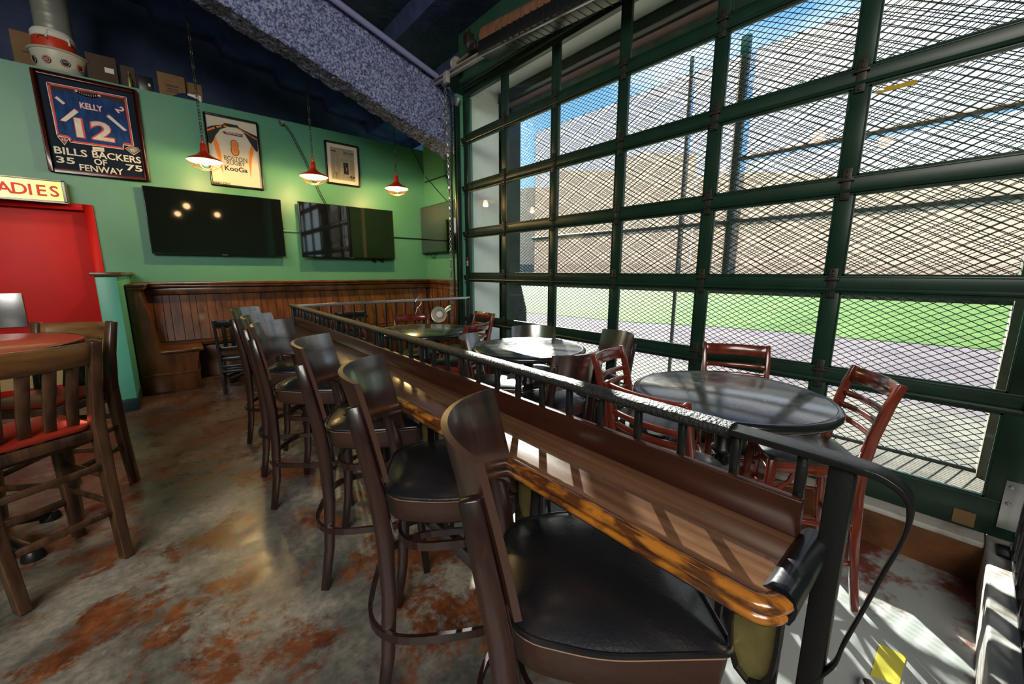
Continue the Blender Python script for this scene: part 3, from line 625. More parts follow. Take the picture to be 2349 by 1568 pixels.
m = MB(); m.tube([(3.77, 6.80, 1.74), (3.78, 6.74, 1.66), (3.78, 6.66, 1.65), (3.78, 6.6, 1.74)], 0.006, 6); m.build('cord', IRON, t, world=True, smooth=True)

# wall conduits between televisions etc.
m = MB(); m.tube([(1.36, 6.985, 2.005), (1.59, 6.985, 2.005)], 0.013, 8); tag(m.build('wall_conduit', GREEN, smooth=True), 'short green conduit between the two televisions', 'conduit')
m = MB(); m.tube([(3.08, 6.985, 2.01), (3.79, 6.985, 2.01)], 0.010, 8); tag(m.build('wall_conduit', DOORG, smooth=True), 'dark conduit from the right television to the wall corner', 'conduit')
pts = [(652, 287), (668, 310), (700, 372), (712, 402), (735, 450), (745, 468)]
m = MB()
for dx in (0, 4): m.tube([at_y(px+dx, py, 6.985) for px, py in pts], 0.006, 6)
tag(m.build('television_cable', IRON, smooth=True), 'pair of dark cables slanting from the ledge down to the right television', 'cable')
c = at_y(645, 281, 6.96)
m = MB(); m.lathe([(0.0, 0.0), (0.012, 0.0), (0.016, 0.006), (0.030, 0.008), (0.036, 0.0), (0.036, -0.035), (0, -0.035)], c, 20, M=rot_to((0, -1, 0))); tag(m.build('cable_grommet', STEEL, smooth=True), 'round silver cable fitting at the top edge of the green wall', 'fitting')
pts = [(930, 333), (943, 340), (957, 365), (968, 390), (976, 405)]
m = MB(); m.tube([at_y(px, py, 6.985) for px, py in pts], 0.006, 6)
tag(m.build('corner_cable', IRON, smooth=True), 'thin dark cable near the top of the green wall beside the corner', 'cable')
m = MB(); m.tube([at_x(px, py, 3.79) for px, py in ((976, 405), (1000, 433), (1027, 463))], 0.006, 6, side=(1, 0, 0))
tag(m.build('side_cable', IRON, smooth=True), 'thin dark cable slanting over the side television', 'cable')
m = MB(); m.tube([at_x(px, py, 3.785) for px, py in ((975, 418), (1022, 402), (1027, 410), (1030, 440))], 0.012, 8, side=(1, 0, 0))
tag(m.build('corner_conduit', DOORG, smooth=True), 'green conduit bent across the dark side wall', 'conduit')
# power boxes under right television
for px in (858, 876):
    c = at_y(px, 597, 6.97); m = MB(); m.box(c, (0.05, 0.05, 0.05)); tag(m.build('power_plug', IRON, bevel=0.006), 'small black plug showing below the right television, %s of the two' % ('first' if px == 858 else 'farther'), 'plug')

# ------------------------------------------------------------------ LADIES sign
t = thing('lit_sign', 'glowing yellow-green box sign with red letters over the red door', 'sign', (-1.35, 6.85, 2.15))
za, zb_ = 2.155, 2.40
m = MB(); m.b2((-2.0, 6.86, za), (-0.80, 6.99, zb_)); m.build('housing', SIGNP, t, world=True, bevel=0.006)
m = MB(); m.b2((-1.99, 6.852, za+0.018), (-0.825, 6.862, zb_-0.018)); m.build('lit_face', SIGNF, t, world=True)
m = MB(); m.b2((-2.0, 6.845, zb_-0.02), (-0.80, 6.862, zb_)); m.b2((-2.0, 6.845, za), (-0.80, 6.862, za+0.02)); m.b2((-0.828, 6.845, za), (-0.80, 6.862, zb_)); m.build('rim', SIGNP, t, world=True, bevel=0.004)
for ch, px in (('A', 10), ('D', 45), ('I', 69), ('E', 95), ('S', 124)):
    c = at_y(px, 435, 6.85); c.z = (za+zb_)/2-0.003; c.y = 6.849
    text_mesh('letter', ch, REDL, t, c, h=0.118, offset=0.02)
text_mesh('letter', 'L', REDL, t, (at_y(10, 435, 6.85).x-0.105, 6.849, (za+zb_)/2-0.003), h=0.118, offset=0.02)

# ------------------------------------------------------------------ framed football jersey
FY = 6.955
def rect_frame(t, x0, x1, z0, z1, bw, yf, yb, mt):
    m = MB()
    m.b2((x0, yf, z0), (x0+bw, yb, z1)); m.b2((x1-bw, yf, z0), (x1, yb, z1)); m.b2((x0+bw, yf, z0), (x1-bw, yb, z0+bw)); m.b2((x0+bw, yf, z1-bw), (x1-bw, yb, z1))
    return m.build('frame', mt, t, world=True, bevel=0.006)
def P(px, py, Y=FY): q = at_y(px, py, Y); return (q.x, q.z)
def flat(name, pts, mt, par, y, thick=0.003):
    m = MB(); m.prism(pts, y-thick, y, 'Y'); return m.build(name, mt, par, world=True)
def band(name, pts, w, mt, par, y, closed=False):
    m = MB(); n = len(pts)
    for i in range(n if closed else n-1):
        a_, b_ = pts[i], pts[(i+1) % n]; dx, dz = b_[0]-a_[0], b_[1]-a_[1]; L_ = math.hypot(dx, dz) or 1; ux, uz = dx/L_*w/2, dz/L_*w/2
        m.bar((a_[0]-ux, y, a_[1]-uz), (b_[0]+ux, y, b_[1]+uz), w, 0.002, up=(0, 1, 0))
    return m.build(name, mt, par, world=True)
def cp(u, v, S=5.407, ox=60, oy=140): return P(ox+u/S, oy+v/S)      # point read in an enlarged crop
t = thing('framed_jersey', 'red-brown framed blue football jersey number 12 with white lettering below', 'framed jersey', (-0.49, FY, 2.51))
x0, x1, z0, z1 = -0.915, -0.065, 2.51, 3.56
rect_frame(t, x0, x1, z0, z1, 0.042, 6.94, 7.0, FRAMEW)
m = MB(); m.b2((x0+0.03, 6.972, z0+0.03), (x1-0.03, 6.985, z1-0.03)); m.build('mount_board', MATNAVY, t, world=True)
win = [cp(283, 285), cp(1218, 460), cp(1310, 1028), cp(1200, 1010), cp(1192, 1072), cp(562, 985), cp(545, 935), cp(398, 905)]
flat('backing', win, BROWNBK, t, 6.970, 0.001)
band('mount_edge', win, 0.010, JRED, t, 6.965, True)
band('mount_edge', [(x_*1.0, z_) for x_, z_ in [cp(245, 255), cp(1238, 445), cp(1335, 1052), cp(1205, 1035), cp(1205, 1092), cp(545, 1003), cp(530, 955), cp(382, 918)]], 0.006, WHITE, t, 6.964, True)
band('mount_edge', [cp(265, 270), cp(1228, 453), cp(1322, 1040), cp(1202, 1022), cp(1198, 1082), cp(553, 994), cp(537, 945), cp(390, 912)], 0.009, JRED, t, 6.9655, True)
body = [cp(310, 350), cp(620, 385), cp(760, 435), cp(900, 440), cp(1212, 540), cp(1305, 1022), cp(1205, 1005), cp(1190, 1065), cp(565, 978), cp(548, 930), cp(402, 900)]
flat('jersey', body, JBLUE, t, 6.966, 0.003)
cu = [cp(620+ (905-620)*i/10, 372+ (432-372)*i/10 + 26*math.sin(PI*i/10)) for i in range(11)]
band('collar', cu, 0.030, JRED, t, 6.9605); band('collar', [(a_, b_+0.004) for a_, b_ in cu], 0.014, WHITE, t, 6.9585)
for q in ([cp(598, 582), cp(655, 625), cp(488, 752), cp(412, 735)], [cp(1022, 655), cp(988, 675), cp(1215, 868), cp(1258, 862)]):
    flat('sleeve_stripe', q, JRED, t, 6.9625, 0.001)
    cx_ = sum(a_ for a_, _ in q)/4; cz_ = sum(b_ for _, b_ in q)/4
    flat('sleeve_stripe', [(cx_+(a_-cx_)*0.93, cz_+(b_-cz_)*0.9-0.002) for a_, b_ in q], WHITE, t, 6.961, 0.001)
def word(txt, u0, v0, u1, v1, h, mt=WHITE, back=JRED, tilt=0.0, off=0.012, y=6.9585, par=None, S=5.407, ox=60, oy=140):
    a_, b_ = cp(u0, v0, S, ox, oy), cp(u1, v1, S, ox, oy); w_ = math.hypot(b_[0]-a_[0], b_[1]-a_[1]); c_ = ((a_[0]+b_[0])/2, y, (a_[1]+b_[1])/2)
    if back: text_mesh('lettering', txt, back, par or t, (c_[0], y+0.0012, c_[2]), w=w_*1.03+0.004, h=h*1.05+0.004, offset=off+0.035, tilt=tilt)
    text_mesh('lettering', txt, mt, par or t, c_, w=w_, h=h, offset=off, tilt=tilt)
word('KELLY', 668, 553, 943, 585, 0.062, off=0.02)
word('12', 615, 838, 1075, 872, 0.205, mt=SATIN, off=0.02)
word('1', 398, 486, 438, 486, 0.078, tilt=0.78, off=0.02)
word('2', 1130, 600, 1200, 606, 0.078, tilt=-1.0, off=0.02)
word('BILLS', 345, 1100, 755, 1145, 0.078, back=None, off=0.02)
word('BACKERS', 820, 1160, 1422, 1222, 0.078, back=None, off=0.02)
word('35', 372, 1215, 603, 1240, 0.070, back=None, off=0.02)
word('OF', 842, 1245, 1003, 1262, 0.070, back=None, off=0.02)
word('75', 1240, 1315, 1442, 1338, 0.070, back=None, off=0.02)
word('FENWAY', 665, 1325, 1205, 1368, 0.074, back=None, off=0.02)
q = [cp(820, 1060), cp(965, 1072), cp(970, 1122), cp(825, 1110)]; flat('name_card', q, WHITE, t, 6.964, 0.001)
word('JIM KELLY', 850, 1095, 950, 1105, 0.012, mt=INK, back=None, off=0.0)
q = [cp(380, 928), cp(540, 948), cp(475, 1042)]; flat('patch', q, WHITE, t, 6.9635, 0.001)
cx_ = sum(a_ for a_, _ in q)/3; cz_ = sum(b_ for _, b_ in q)/3; flat('patch', [(cx_+(a_-cx_)*0.85, cz_+(b_-cz_)*0.85) for a_, b_ in q], BURG, t, 6.962, 0.001)
word('35', 435, 970, 495, 978, 0.028, back=None, off=0.0)
q = [cp(1225, 1080), cp(1280, 1055), cp(1380, 1070), cp(1417, 1112), cp(1335, 1165)]; flat('patch', q, WHITE, t, 6.9635, 0.001)
cx_ = sum(a_ for a_, _ in q)/5; cz_ = sum(b_ for _, b_ in q)/5
for k_, mt_ in ((0.9, MATNAVY), (0.78, JRED), (0.7, TEALM)): flat('patch', [(cx_+(a_-cx_)*k_, cz_+(b_-cz_)*k_) for a_, b_ in q], mt_, t, 6.9635-0.0012*(1.9-k_), 0.001)
word('75', 1295, 1105, 1345, 1112, 0.03, back=None, off=0.0)

# ------------------------------------------------------------------ framed rugby jersey
t = thing('framed_jersey', 'black framed white rugby jersey number 8 with orange side panels', 'framed jersey', (0.865, FY, 2.565))
x0, x1, z0, z1 = 0.555, 1.175, 2.565, 3.475
rect_frame(t, x0, x1, z0, z1, 0.020, 6.94, 7.0, FRAMEB)
m = MB(); m.b2((x0+0.015, 6.975, z0+0.015), (x1-0.015, 6.988, z1-0.015)); m.build('mount_board', PAPER, t, world=True)
def cq(u, v): return P(430+u/7.466, 240+v/7.466)
lx, rx = x0+0.022, x1-0.022
pts = [(335, 430), (350, 630), (420, 650), (430, 1338), (1262, 1440), (1212, 790), (1185, 800), (1185, 560), (890, 400), (860, 360), (630, 318), (600, 345)]
flat('jersey', [cq(*p) for p in pts], JWHITE, t, 6.972, 0.004)
flat('shoulder', [cq(*p) for p in ((338, 380), (395, 358), (620, 335), (690, 375), (560, 415), (480, 520), (440, 610), (400, 665), (352, 628))], JBLACK, t, 6.966, 0.002)
flat('shoulder', [cq(*p) for p in ((850, 395), (895, 398), (1190, 540), (1208, 790), (1180, 805), (1100, 690), (1030, 580), (960, 470))], JBLACK, t, 6.966, 0.002)
flat('collar', [cq(*p) for p in ((605, 330), (640, 312), (855, 352), (890, 400), (860, 395), (720, 378), (640, 350))], JBLACK, t, 6.963, 0.003)
band('piping', [cq(*p) for p in ((340, 432), (480, 385), (600, 362), (680, 362))], 0.020, JORANGE, t, 6.961)
band('piping', [cq(*p) for p in ((855, 402), (960, 455), (1080, 535), (1190, 600))], 0.012, JORANGE, t, 6.961)
flat('side_panel', [cq(*p) for p in ((470, 545), (530, 660), (580, 860), (612, 1190), (540, 950), (490, 780), (440, 620))], JORANGE, t, 6.963, 0.001)
flat('side_panel', [cq(*p) for p in ((1090, 685), (1140, 760), (1105, 930), (1090, 1260), (1055, 1000), (1062, 830))], JORANGE, t, 6.963, 0.001)
bn = [cq(*p) for p in ((595, 460), (640, 448), (645, 460), (960, 508), (930, 530), (960, 560), (640, 497))]; flat('banner', bn, BURG, t, 6.963, 0.001)
KW = dict(par=t, S=7.466, ox=430, oy=240, back=None)
word('BLEACHER BAR', 665, 482, 915, 520, 0.020, off=0.01, y=6.9595, **KW)
word('8', 742, 740, 880, 740, 0.215, mt=INK, off=0.055, y=6.960, **KW); word('8', 752, 740, 872, 740, 0.20, mt=JORANGE, off=0.035, y=6.9588, **KW)
word('BOSTON', 628, 905, 1022, 955, 0.058, mt=INK, off=-0.003, y=6.960, **KW)
word('RUGBY', 675, 985, 985, 1022, 0.056, mt=INK, off=-0.003, y=6.960, **KW)
word('KooGa', 640, 1075, 1030, 1130, 0.066, mt=INK, off=0.02, y=6.960, **KW)
word('BRFC.ORG', 448, 1328, 738, 1362, 0.036, mt=INK, off=0.015, y=6.960, **KW)

# ------------------------------------------------------------------ framed newspaper
t = thing('framed_newspaper', 'small black framed old newspaper page in a cream mount', 'framed page', (2.325, FY, 2.79))
x0, x1, z0, z1 = 2.06, 2.59, 2.79, 3.43
rect_frame(t, x0, x1, z0, z1, 0.022, 6.95, 7.0, FRAMEB)
m = MB(); m.b2((x0+0.018, 6.978, z0+0.018), (x1-0.018, 6.988, z1-0.018)); m.build('mount_board', PAPER, t, world=True)
nx0, nx1, nz0, nz1 = 2.143, 2.515, 2.868, 3.355
m = MB(); m.b2((nx0, 6.972, nz0), (nx1, 6.978, nz1)); m.build('page', NEWS, t, world=True)
m = MB()
for col in range(5):
    cx0 = nx0+0.012+col*0.0712; zz = nz1-0.155
    while zz > nz0+0.02:
        if not (col in (2, 3) and 2.955 < zz < 3.15) and not (zz < 2.95 and col in (0, 4)):
            m.b2((cx0, 6.970, zz), (cx0+0.060*random.uniform(0.8, 1), 6.972, zz+0.003))
        zz -= 0.0075
m.build('text_columns', NEWSD, t, world=True)
m = MB(); m.b2((2.335, 6.969, 2.965), (2.412, 6.972, 3.145)); m.build('photograph', INK, t, world=True)
m = MB(); m.b2((2.372, 6.968, 3.02), (2.392, 6.969, 3.075)); m.b2((2.358, 6.968, 3.09), (2.366, 6.969, 3.13)); m.build('photograph', NEWSD, t, world=True)
m = MB(); 
for i in range(26): m.box((2.435+random.uniform(0, 0.065), 6.9695, 2.885+random.uniform(0, 0.06)), (random.uniform(0.006, 0.02), 0.001, random.uniform(0.005, 0.018)))
for i in range(26): m.box((2.16+random.uniform(0, 0.07), 6.9695, 2.885+random.uniform(0, 0.09)), (random.uniform(0.004, 0.014), 0.001, random.uniform(0.003, 0.012)))
m.build('drawing', INK, t, world=True)
text_mesh('heading', 'The Boston Morning Globe', NEWSD, t, (2.335, 6.9695, 3.335), w=0.29, h=0.020, offset=0.01)
text_mesh('heading', 'THRICE WARNED', INK, t, (2.425, 6.9695, 3.295), w=0.165, h=0.026, offset=0.03)
m = MB(); m.b2((2.15, 6.969, 3.288), (2.235, 6.971, 3.296)); m.b2((2.155, 6.969, 3.30), (2.23, 6.971, 3.308)); m.build('headline', INK, t, world=True)
for zz, ww in ((3.268, 0.16), (3.25, 0.15), (3.232, 0.10)):
    m = MB(); m.b2((2.42-ww/2, 6.969, zz), (2.42+ww/2, 6.971, zz+0.009)); m.build('headline', NEWSD, t, world=True)
for xx in (2.19, 2.265):
    for zz in (3.262, 3.243, 3.222): m = MB(); m.b2((xx-0.03, 6.969, zz), (xx+0.03, 6.971, zz+0.007)); m.build('headline', NEWSD, t, world=True)

# ------------------------------------------------------------------ things on the ledge above the wall
t = thing('spiral_duct', 'shiny round metal duct rising behind the stickered tub', 'duct', (-0.71, 7.4, 3.6))
c0 = at_y(142, 115, 7.45); 
m = MB(); R_ = 0.155
pr_ = [(R_, 0.0)] + [(R_+(0.003 if i % 6 == 0 else 0), 0.02*i) for i in range(1, 60)] + [(R_, 1.25)]
m.lathe(pr_, (-0.73, 7.5, 3.6), 40); m.build('pipe', DUCT, t, world=True, smooth=True, angle=80)
m = MB(); m.lathe([(R_+0.006, 0.93), (R_+0.012, 0.94), (R_+0.012, 0.97), (R_+0.006, 0.98)], (-0.73, 7.5, 3.6), 40); m.build('joint_band', DUCT, t, world=True, smooth=True)
t = thing('stickered_tub', 'cream plastic tub covered in round stickers on the wall ledge', 'tub', (-0.70, 7.16, 3.6))
tc_ = (-0.70, 7.18, 3.6)
m = MB(); m.lathe([(0.165, 0.0), (0.185, 0.02), (0.215, 0.17), (0.222, 0.20), (0.238, 0.205), (0.244, 0.215), (0.238, 0.222), (0.222, 0.222), (0.212, 0.20), (0.18, 0.03), (0, 0.02)], tc_, 44)
m.build('bowl', TUBW, t, world=True, smooth=True, angle=50)
for an, mt_, tx in ((-150, INK, 'BENT'), (-112, BURG, 'BENT WATER'), (-72, INK, 'BENT'), (-35, BURG, 'BW')):
    a_ = D2R(an); R1 = 0.207; c = Vector(tc_)+Vector((R1*math.cos(a_), R1*math.sin(a_), 0.095)); nrm = Vector((math.cos(a_), math.sin(a_), -0.2)).normalized()
    M_ = rot_to(nrm); m = MB(); m.lathe([(0.0, 0.004), (0.036, 0.004), (0.038, 0.0), (0.0, 0.0)], c, 24, M=M_); st = m.build('sticker', mt_, t, world=True)
    m = MB(); m.lathe([(0.029, 0.0035), (0.029, 0.0055), (0.032, 0.0055), (0.032, 0.0035), (0.029, 0.0035)], c, 24, M=M_, cap=False); m.build('sticker_ring', WHITE, st, world=True)
    if an in (-112, -72):
        for w_, dz in (((tx.split()[0], 0.008), (tx.split()[-1], -0.010)) if ' ' in tx else ((tx, 0.008),)):
            o = text_mesh('lettering', w_, WHITE, st, (0, 0, 0), w=0.038, h=0.012, world=False, normal='Z')
            o.rotation_euler = Vector(nrm).to_track_quat('Z', 'Y').to_euler(); o.location = c+nrm*0.0065+Vector((0, 0, dz))-Vector(t.location)
t = thing('cooler_jug', 'red drink cooler with white lid sitting inside the stickered tub', 'cooler', (-0.72, 7.18, 3.63))
m = MB(); m.lathe([(0.15, 0), (0.165, 0.03), (0.17, 0.24), (0.165, 0.265), (0, 0.265)], (-0.72, 7.18, 3.69), 40); m.build('body', REDP, t, world=True, smooth=True)
m = MB(); m.lathe([(0.168, 0.262), (0.174, 0.27), (0.172, 0.32), (0.155, 0.345), (0.0, 0.35)], (-0.72, 7.18, 3.69), 40); m.build('lid', WHITE, t, world=True, smooth=True)
m = MB(); m.tube([(-0.72+0.178*math.cos(D2R(d)), 7.18+0.178*math.sin(D2R(d)), 3.69+z_) for d, z_ in ((-100, 0.24), (-97, 0.315), (-90, 0.325), (-50, 0.30), (-42, 0.29), (-40, 0.22))], 0.009, 8, side=(0, 0, 1)); m.build('handle', WHITE, t, world=True, smooth=True)
m = MB(); m.tube([(-0.72+0.182*math.cos(D2R(d)), 7.18+0.182*math.sin(D2R(d)), 3.69+z_) for d, z_ in ((-125, 0.225), (-120, 0.25), (-105, 0.245), (-98, 0.22))], 0.006, 8, side=(0, 0, 1)); m.build('rope', CARD, t, world=True, smooth=True)
def carton(label, x0, x1, y0, z1, mt_, dy=0.35, rz=0.0, extra=None):
    t = thing('cardboard_box', label, 'box', ((x0+x1)/2, y0+dy/2, 3.6), rz, 'boxes stored on the wall ledge')
    w = x1-x0; h = z1-3.6
    m = MB(); m.b2((-w/2, -dy/2, 0), (w/2, dy/2, h)); m.build('carton', mt_, t, bevel=0.002)
    m = MB(); m.b2((-w/2, -0.004, h), (w/2, 0.004, h+0.002)); m.b2((-w*0.25, -dy/2-0.001, h*0.55), (w*0.25, -dy/2, h*0.58)); m.build('print', CARDD if mt_ is CARD else INK, t)
    if extra: extra(t, w, h, dy)
    return t
def lab(t, w, h, dy):
    m = MB(); m.b2((0.02, -dy/2-0.002, h*0.45), (w/2-0.03, -dy/2, h*0.62)); m.build('shipping_label', WHITE, t)
def lines(t, w, h, dy):
    m = MB()
    for i in range(3): m.b2((-w*0.22, -dy/2-0.002, h*(0.3+0.1*i)), (w*0.22, -dy/2, h*(0.33+0.1*i)))
    m.build('print_line', INK, t)
carton('open tan carton behind the stickered tub beside the round duct', -1.08, -0.78, 7.45, 4.08, CARD)
carton('brown carton with a white shipping label just past the round duct', -0.48, -0.22, 7.15, 3.93, CARDD, extra=lab)
carton('narrow dark carton with a bottle picture on the ledge', -0.19, -0.06, 7.13, 3.87, CARDD)
carton('small black and white printed carton on the ledge', -0.04, 0.10, 7.12, 3.80, BLACKW, extra=lab)
carton('tan carton with printed lines above the gap between the framed jerseys', 0.15, 0.42, 7.13, 3.90, CARD, extra=lines)
carton('tan carton at the end of the ledge row beside the pendant chain', 0.43, 0.60, 7.2, 3.88, CARD, 0.3, 0, None)
t = thing('bottle', 'slim brass-coloured bottle standing before the narrow dark carton on the ledge', 'bottle', (-0.12, 7.11, 3.6))
m = MB(); m.lathe([(0.02, 0), (0.022, 0.01), (0.022, 0.12), (0.008, 0.16), (0.008, 0.2)], (-0.12, 7.10, 3.6), 16); m.build('bottle', BRASS, t, world=True, smooth=True)
t = thing('folded_blanket', 'dark blue bundle lying before the last tan cartons on the ledge', 'bundle', (0.40, 7.10, 3.6))
m = MB()
m.v = []; NX_, NY_ = 24, 10
for i in range(NX_+1):
    for j in range(NY_+1):
        u = i/NX_; v_ = j/NY_; hgt = 0.095*math.sin(PI*u)**0.6*math.sin(PI*v_)**0.5
        m.v.append(Vector((0.27+0.30*u, 7.02+0.14*v_, 3.60+hgt+0.008*noise.noise(Vector((u*6, v_*4, 2))))))
for i in range(NX_):
    for j in range(NY_): k = i*(NY_+1)+j; m.f.append((k, k+1, k+NY_+2, k+NY_+1))
m.build('bundle', mat('navy_cloth', (0.012, 0.03, 0.09), 0.6), t, world=True, smooth=True)
m = MB(); m.box((0.50, 7.06, 3.645), (0.14, 0.05, 0.085), rz=-0.1); tag(m.build('printed_packet', WHITE, bevel=0.002), 'white printed packet leaning on the last ledge carton', 'packet')

# ------------------------------------------------------------------ wainscot + booth bench
t = thing('booth_bench', 'long brown wooden booth bench with tongue and groove back under the televisions', 'bench', (1.5, 6.6, 0))
# bench end (profile in x-z at y = 6.02)
prof_end = [(-0.40, 1.20), (-0.29, 1.20), (-0.215, 0.50), (-0.19, 0.455), (-0.40, 0.455)]
m = MB(); m.prism([(-0.398, 0.0), (-0.398, 1.21), (-0.285, 1.21), (-0.19, 0.50), (-0.19, 0.455), (0.16, 0.455), (0.12, 0.23), (0.14, 0.22), (0.14, 0.0)], 6.02, 6.05, 'Y'); m.build('end_panel', WAINS, t, world=True, bevel=0.003)
m = MB(); m.b2((-0.40, 6.005, 0.20), (0.145, 6.02, 0.225)); m.build('plinth_moulding', WAINS, t, world=True, bevel=0.003)
m = MB(); m.b2((-0.20, 5.99, 0.455), (0.205, 6.50, 0.492)); m.b2((-0.20, 6.50, 0.455), (3.62, 6.80, 0.492)); m.build('seat', WAINS, t, world=True, bevel=0.012)
m = MB(); m.prism([(6.02, 0), (6.02, 0.22)], 0, 0, 'X') if False else m.b2((0.0, 6.05, 0.0), (0.14, 6.52, 0.22)); m.b2((0.02, 6.05, 0.22), (0.15, 6.54, 0.455)); m.b2((0.14, 6.58, 0.0), (3.62, 6.62, 0.455)); m.b2((0.14, 6.565, 0.2), (3.62, 6.58, 0.225)); m.build('seat_front', WAINS, t, world=True, bevel=0.003)
# short slanted back against the partition
m = MB(); m.add([(-0.29, 6.05, 1.16), (-0.20, 6.05, 0.49), (-0.20, 6.95, 0.49), (-0.29, 6.95, 1.16), (-0.40, 6.05, 1.16), (-0.40, 6.05, 0.49), (-0.40, 6.95, 0.49), (-0.40, 6.95, 1.16)], [(0, 1, 2, 3), (4, 7, 6, 5), (0, 3, 7, 4), (1, 5, 6, 2), (0, 4, 5, 1), (3, 2, 6, 7)]); m.build('side_back', WAINS, t, world=True)
# dark backing and boards of the main back
yb_, yt_ = 6.74, 6.90
m = MB(); m.add([(-0.35, yb_+0.012, 0.49), (3.7, yb_+0.012, 0.49), (3.7, yt_+0.012, 1.10), (-0.35, yt_+0.012, 1.10), (-0.35, 7.0, 0.49), (3.7, 7.0, 0.49), (3.7, 7.0, 1.10), (-0.35, 7.0, 1.10)], [(0, 1, 2, 3), (4, 7, 6, 5), (0, 3, 7, 4), (1, 5, 6, 2), (0, 4, 5, 1), (3, 2, 6, 7)]); m.build('back_frame', WAINSD, t, world=True)
xx = -0.33; wds = [0.112, 0.092, 0.070]; k = 0
def board(x0_, w_):
    m = MB(); th = 0.012; g_ = 0.0065
    a0, a1 = x0_+g_/2, x0_+w_-g_/2
    m.add([(a0, yb_, 0.50), (a1, yb_, 0.50), (a1, yt_, 1.10), (a0, yt_, 1.10), (a0, yb_+th, 0.50), (a1, yb_+th, 0.50), (a1, yt_+th, 1.10), (a0, yt_+th, 1.10)], [(0, 1, 2, 3), (4, 7, 6, 5), (0, 3, 7, 4), (1, 5, 6, 2), (0, 4, 5, 1), (3, 2, 6, 7)])
    return m.build('board', WAINS, t, world=True)
while xx < 3.68:
    w_ = wds[k % 3]*random.uniform(0.96, 1.04); board(xx, w_); xx += w_; k += 1
m = MB(); m.b2((-0.40, 6.86, 1.10), (3.79, 7.0, 1.19)); m.build('top_rail', WAINS, t, world=True, bevel=0.004)
m = MB(); m.b2((-0.40, 6.80, 1.19), (3.79, 7.0, 1.225)); m.b2((-0.40, 6.77, 1.225), (3.79, 7.0, 1.262)); m.build('cap_moulding', WAINS, t, world=True, bevel=0.008)
m = MB(); m.b2((-0.40, 6.0, 1.19), (-0.25, 6.80, 1.225)); m.b2((-0.40, 5.99, 1.225), (-0.235, 6.78, 1.255)); m.build('cap_moulding', WAINS, t, world=True, bevel=0.008)
# wainscot on the side wall
t = thing('wall_panelling', 'dark wooden panelling on the side wall beyond the wire railing', 'panelling', (3.79, 5.9, 0))
m = MB(); m.b2((3.775, 4.78, 0), (3.80, 6.99, 1.12)); m.build('backing', WAINSD, t, world=True)
for i in range(22):
    m = MB(); m.b2((3.762, 4.79+0.1*i+0.003, 0.1), (3.776, 4.79+0.1*i+0.097, 1.09)); m.build('board', WAINS, t, world=True, bevel=0.002, seg=1)
m = MB(); m.b2((3.755, 4.78, 1.09), (3.80, 6.99, 1.19)); m.b2((3.73, 4.78, 1.19), (3.80, 6.99, 1.26)); m.build('cap_moulding', WAINS, t, world=True, bevel=0.006)
m = MB(); m.b2((3.755, 4.78, 0), (3.80, 6.5, 0.1)); m.build('base_moulding', WAINS, t, world=True, bevel=0.004)

# ------------------------------------------------------------------ counter + railing
XR = 0.88
YE0, YE1 = 0.115, 4.22
t = thing('drink_counter', 'long narrow varnished wooden drink counter with amber rolled edge', 'counter', (0.75, 2.1, 0.9))
m = MB(); m.b2((0.655, YE0+0.03, 0.855), (0.90, YE1, 0.895)); m.build('counter_top', CTOP, t, world=True, bevel=0.003)
# rolled moulding swept round the near corner
prof = [(0.0, 0.852), (-0.022, 0.852), (-0.030, 0.862), (-0.030, 0.870), (-0.025, 0.874), (-0.032, 0.880), (-0.036, 0.889), (-0.033, 0.898), (-0.022, 0.903), (-0.008, 0.901), (0.002, 0.894), (0.006, 0.892), (0.006, 0.86)]
def sweep_edge(path, out):
    m = MB(); k = len(prof)
    for (px_, py_), (ox_, oy_) in zip(path, out):
        for o_, z_ in prof: m.v.append(Vector((px_+ox_*(-o_), py_+oy_*(-o_), z_)))
    for i in range(len(path)-1):
        for j in range(k): m.f.append((i*k+j, i*k+(j+1) % k, (i+1)*k+(j+1) % k, (i+1)*k+j))
    m.f.append(tuple(range(k))); m.f.append(tuple(range((len(path)-1)*k, len(path)*k))); return m
xe, ye = 0.660, YE0+0.036
path, out = [], []
for i in range(30): path.append((xe, YE1+(ye+0.02-YE1)*i/29)); out.append((-1, 0))
for i in range(1, 9):
    a_ = PI+ (PI/2)*i/9; path.append((xe+0.02+0.02*math.cos(a_), ye+0.02+0.02*math.sin(a_))); out.append((math.cos(a_), math.sin(a_)))
sweep_edge(path, out).build('edge_moulding', CEDGE, t, world=True, smooth=True, angle=60)
path, out = [], []
for i in range(9): path.append((xe+0.02+(0.90-xe-0.02)*i/8, ye)); out.append((0, -1))
m = MB(); pr2 = [(0, 0.848), (-0.03, 0.85), (-0.036, 0.866), (-0.038, 0.884), (-0.032, 0.900), (-0.018, 0.908), (0.000, 0.906), (0.012, 0.895), (0.012, 0.86)]
kk = len(pr2)
for (px_, py_), (ox_, oy_) in zip(path, out):
    for o_, z_ in pr2: m.v.append(Vector((px_+ox_*(-o_), py_+oy_*(-o_), z_)))
for i in range(8):
    for j in range(kk): m.f.append((i*kk+j, i*kk+(j+1) % kk, (i+1)*kk+(j+1) % kk, (i+1)*kk+j))
m.f.append(tuple(range(kk))); m.f.append(tuple(range(8*kk, 9*kk)))
tag(m.build('end_roll', LEATH, t, world=True, smooth=True, angle=60), 'dark padded roll across the counter end')
m = MB(); m.b2((0.860, YE0+0.045, 0.895), (0.882, YE1, 0.972)); m.build('back_board', CBACK, t, world=True, bevel=0.003)
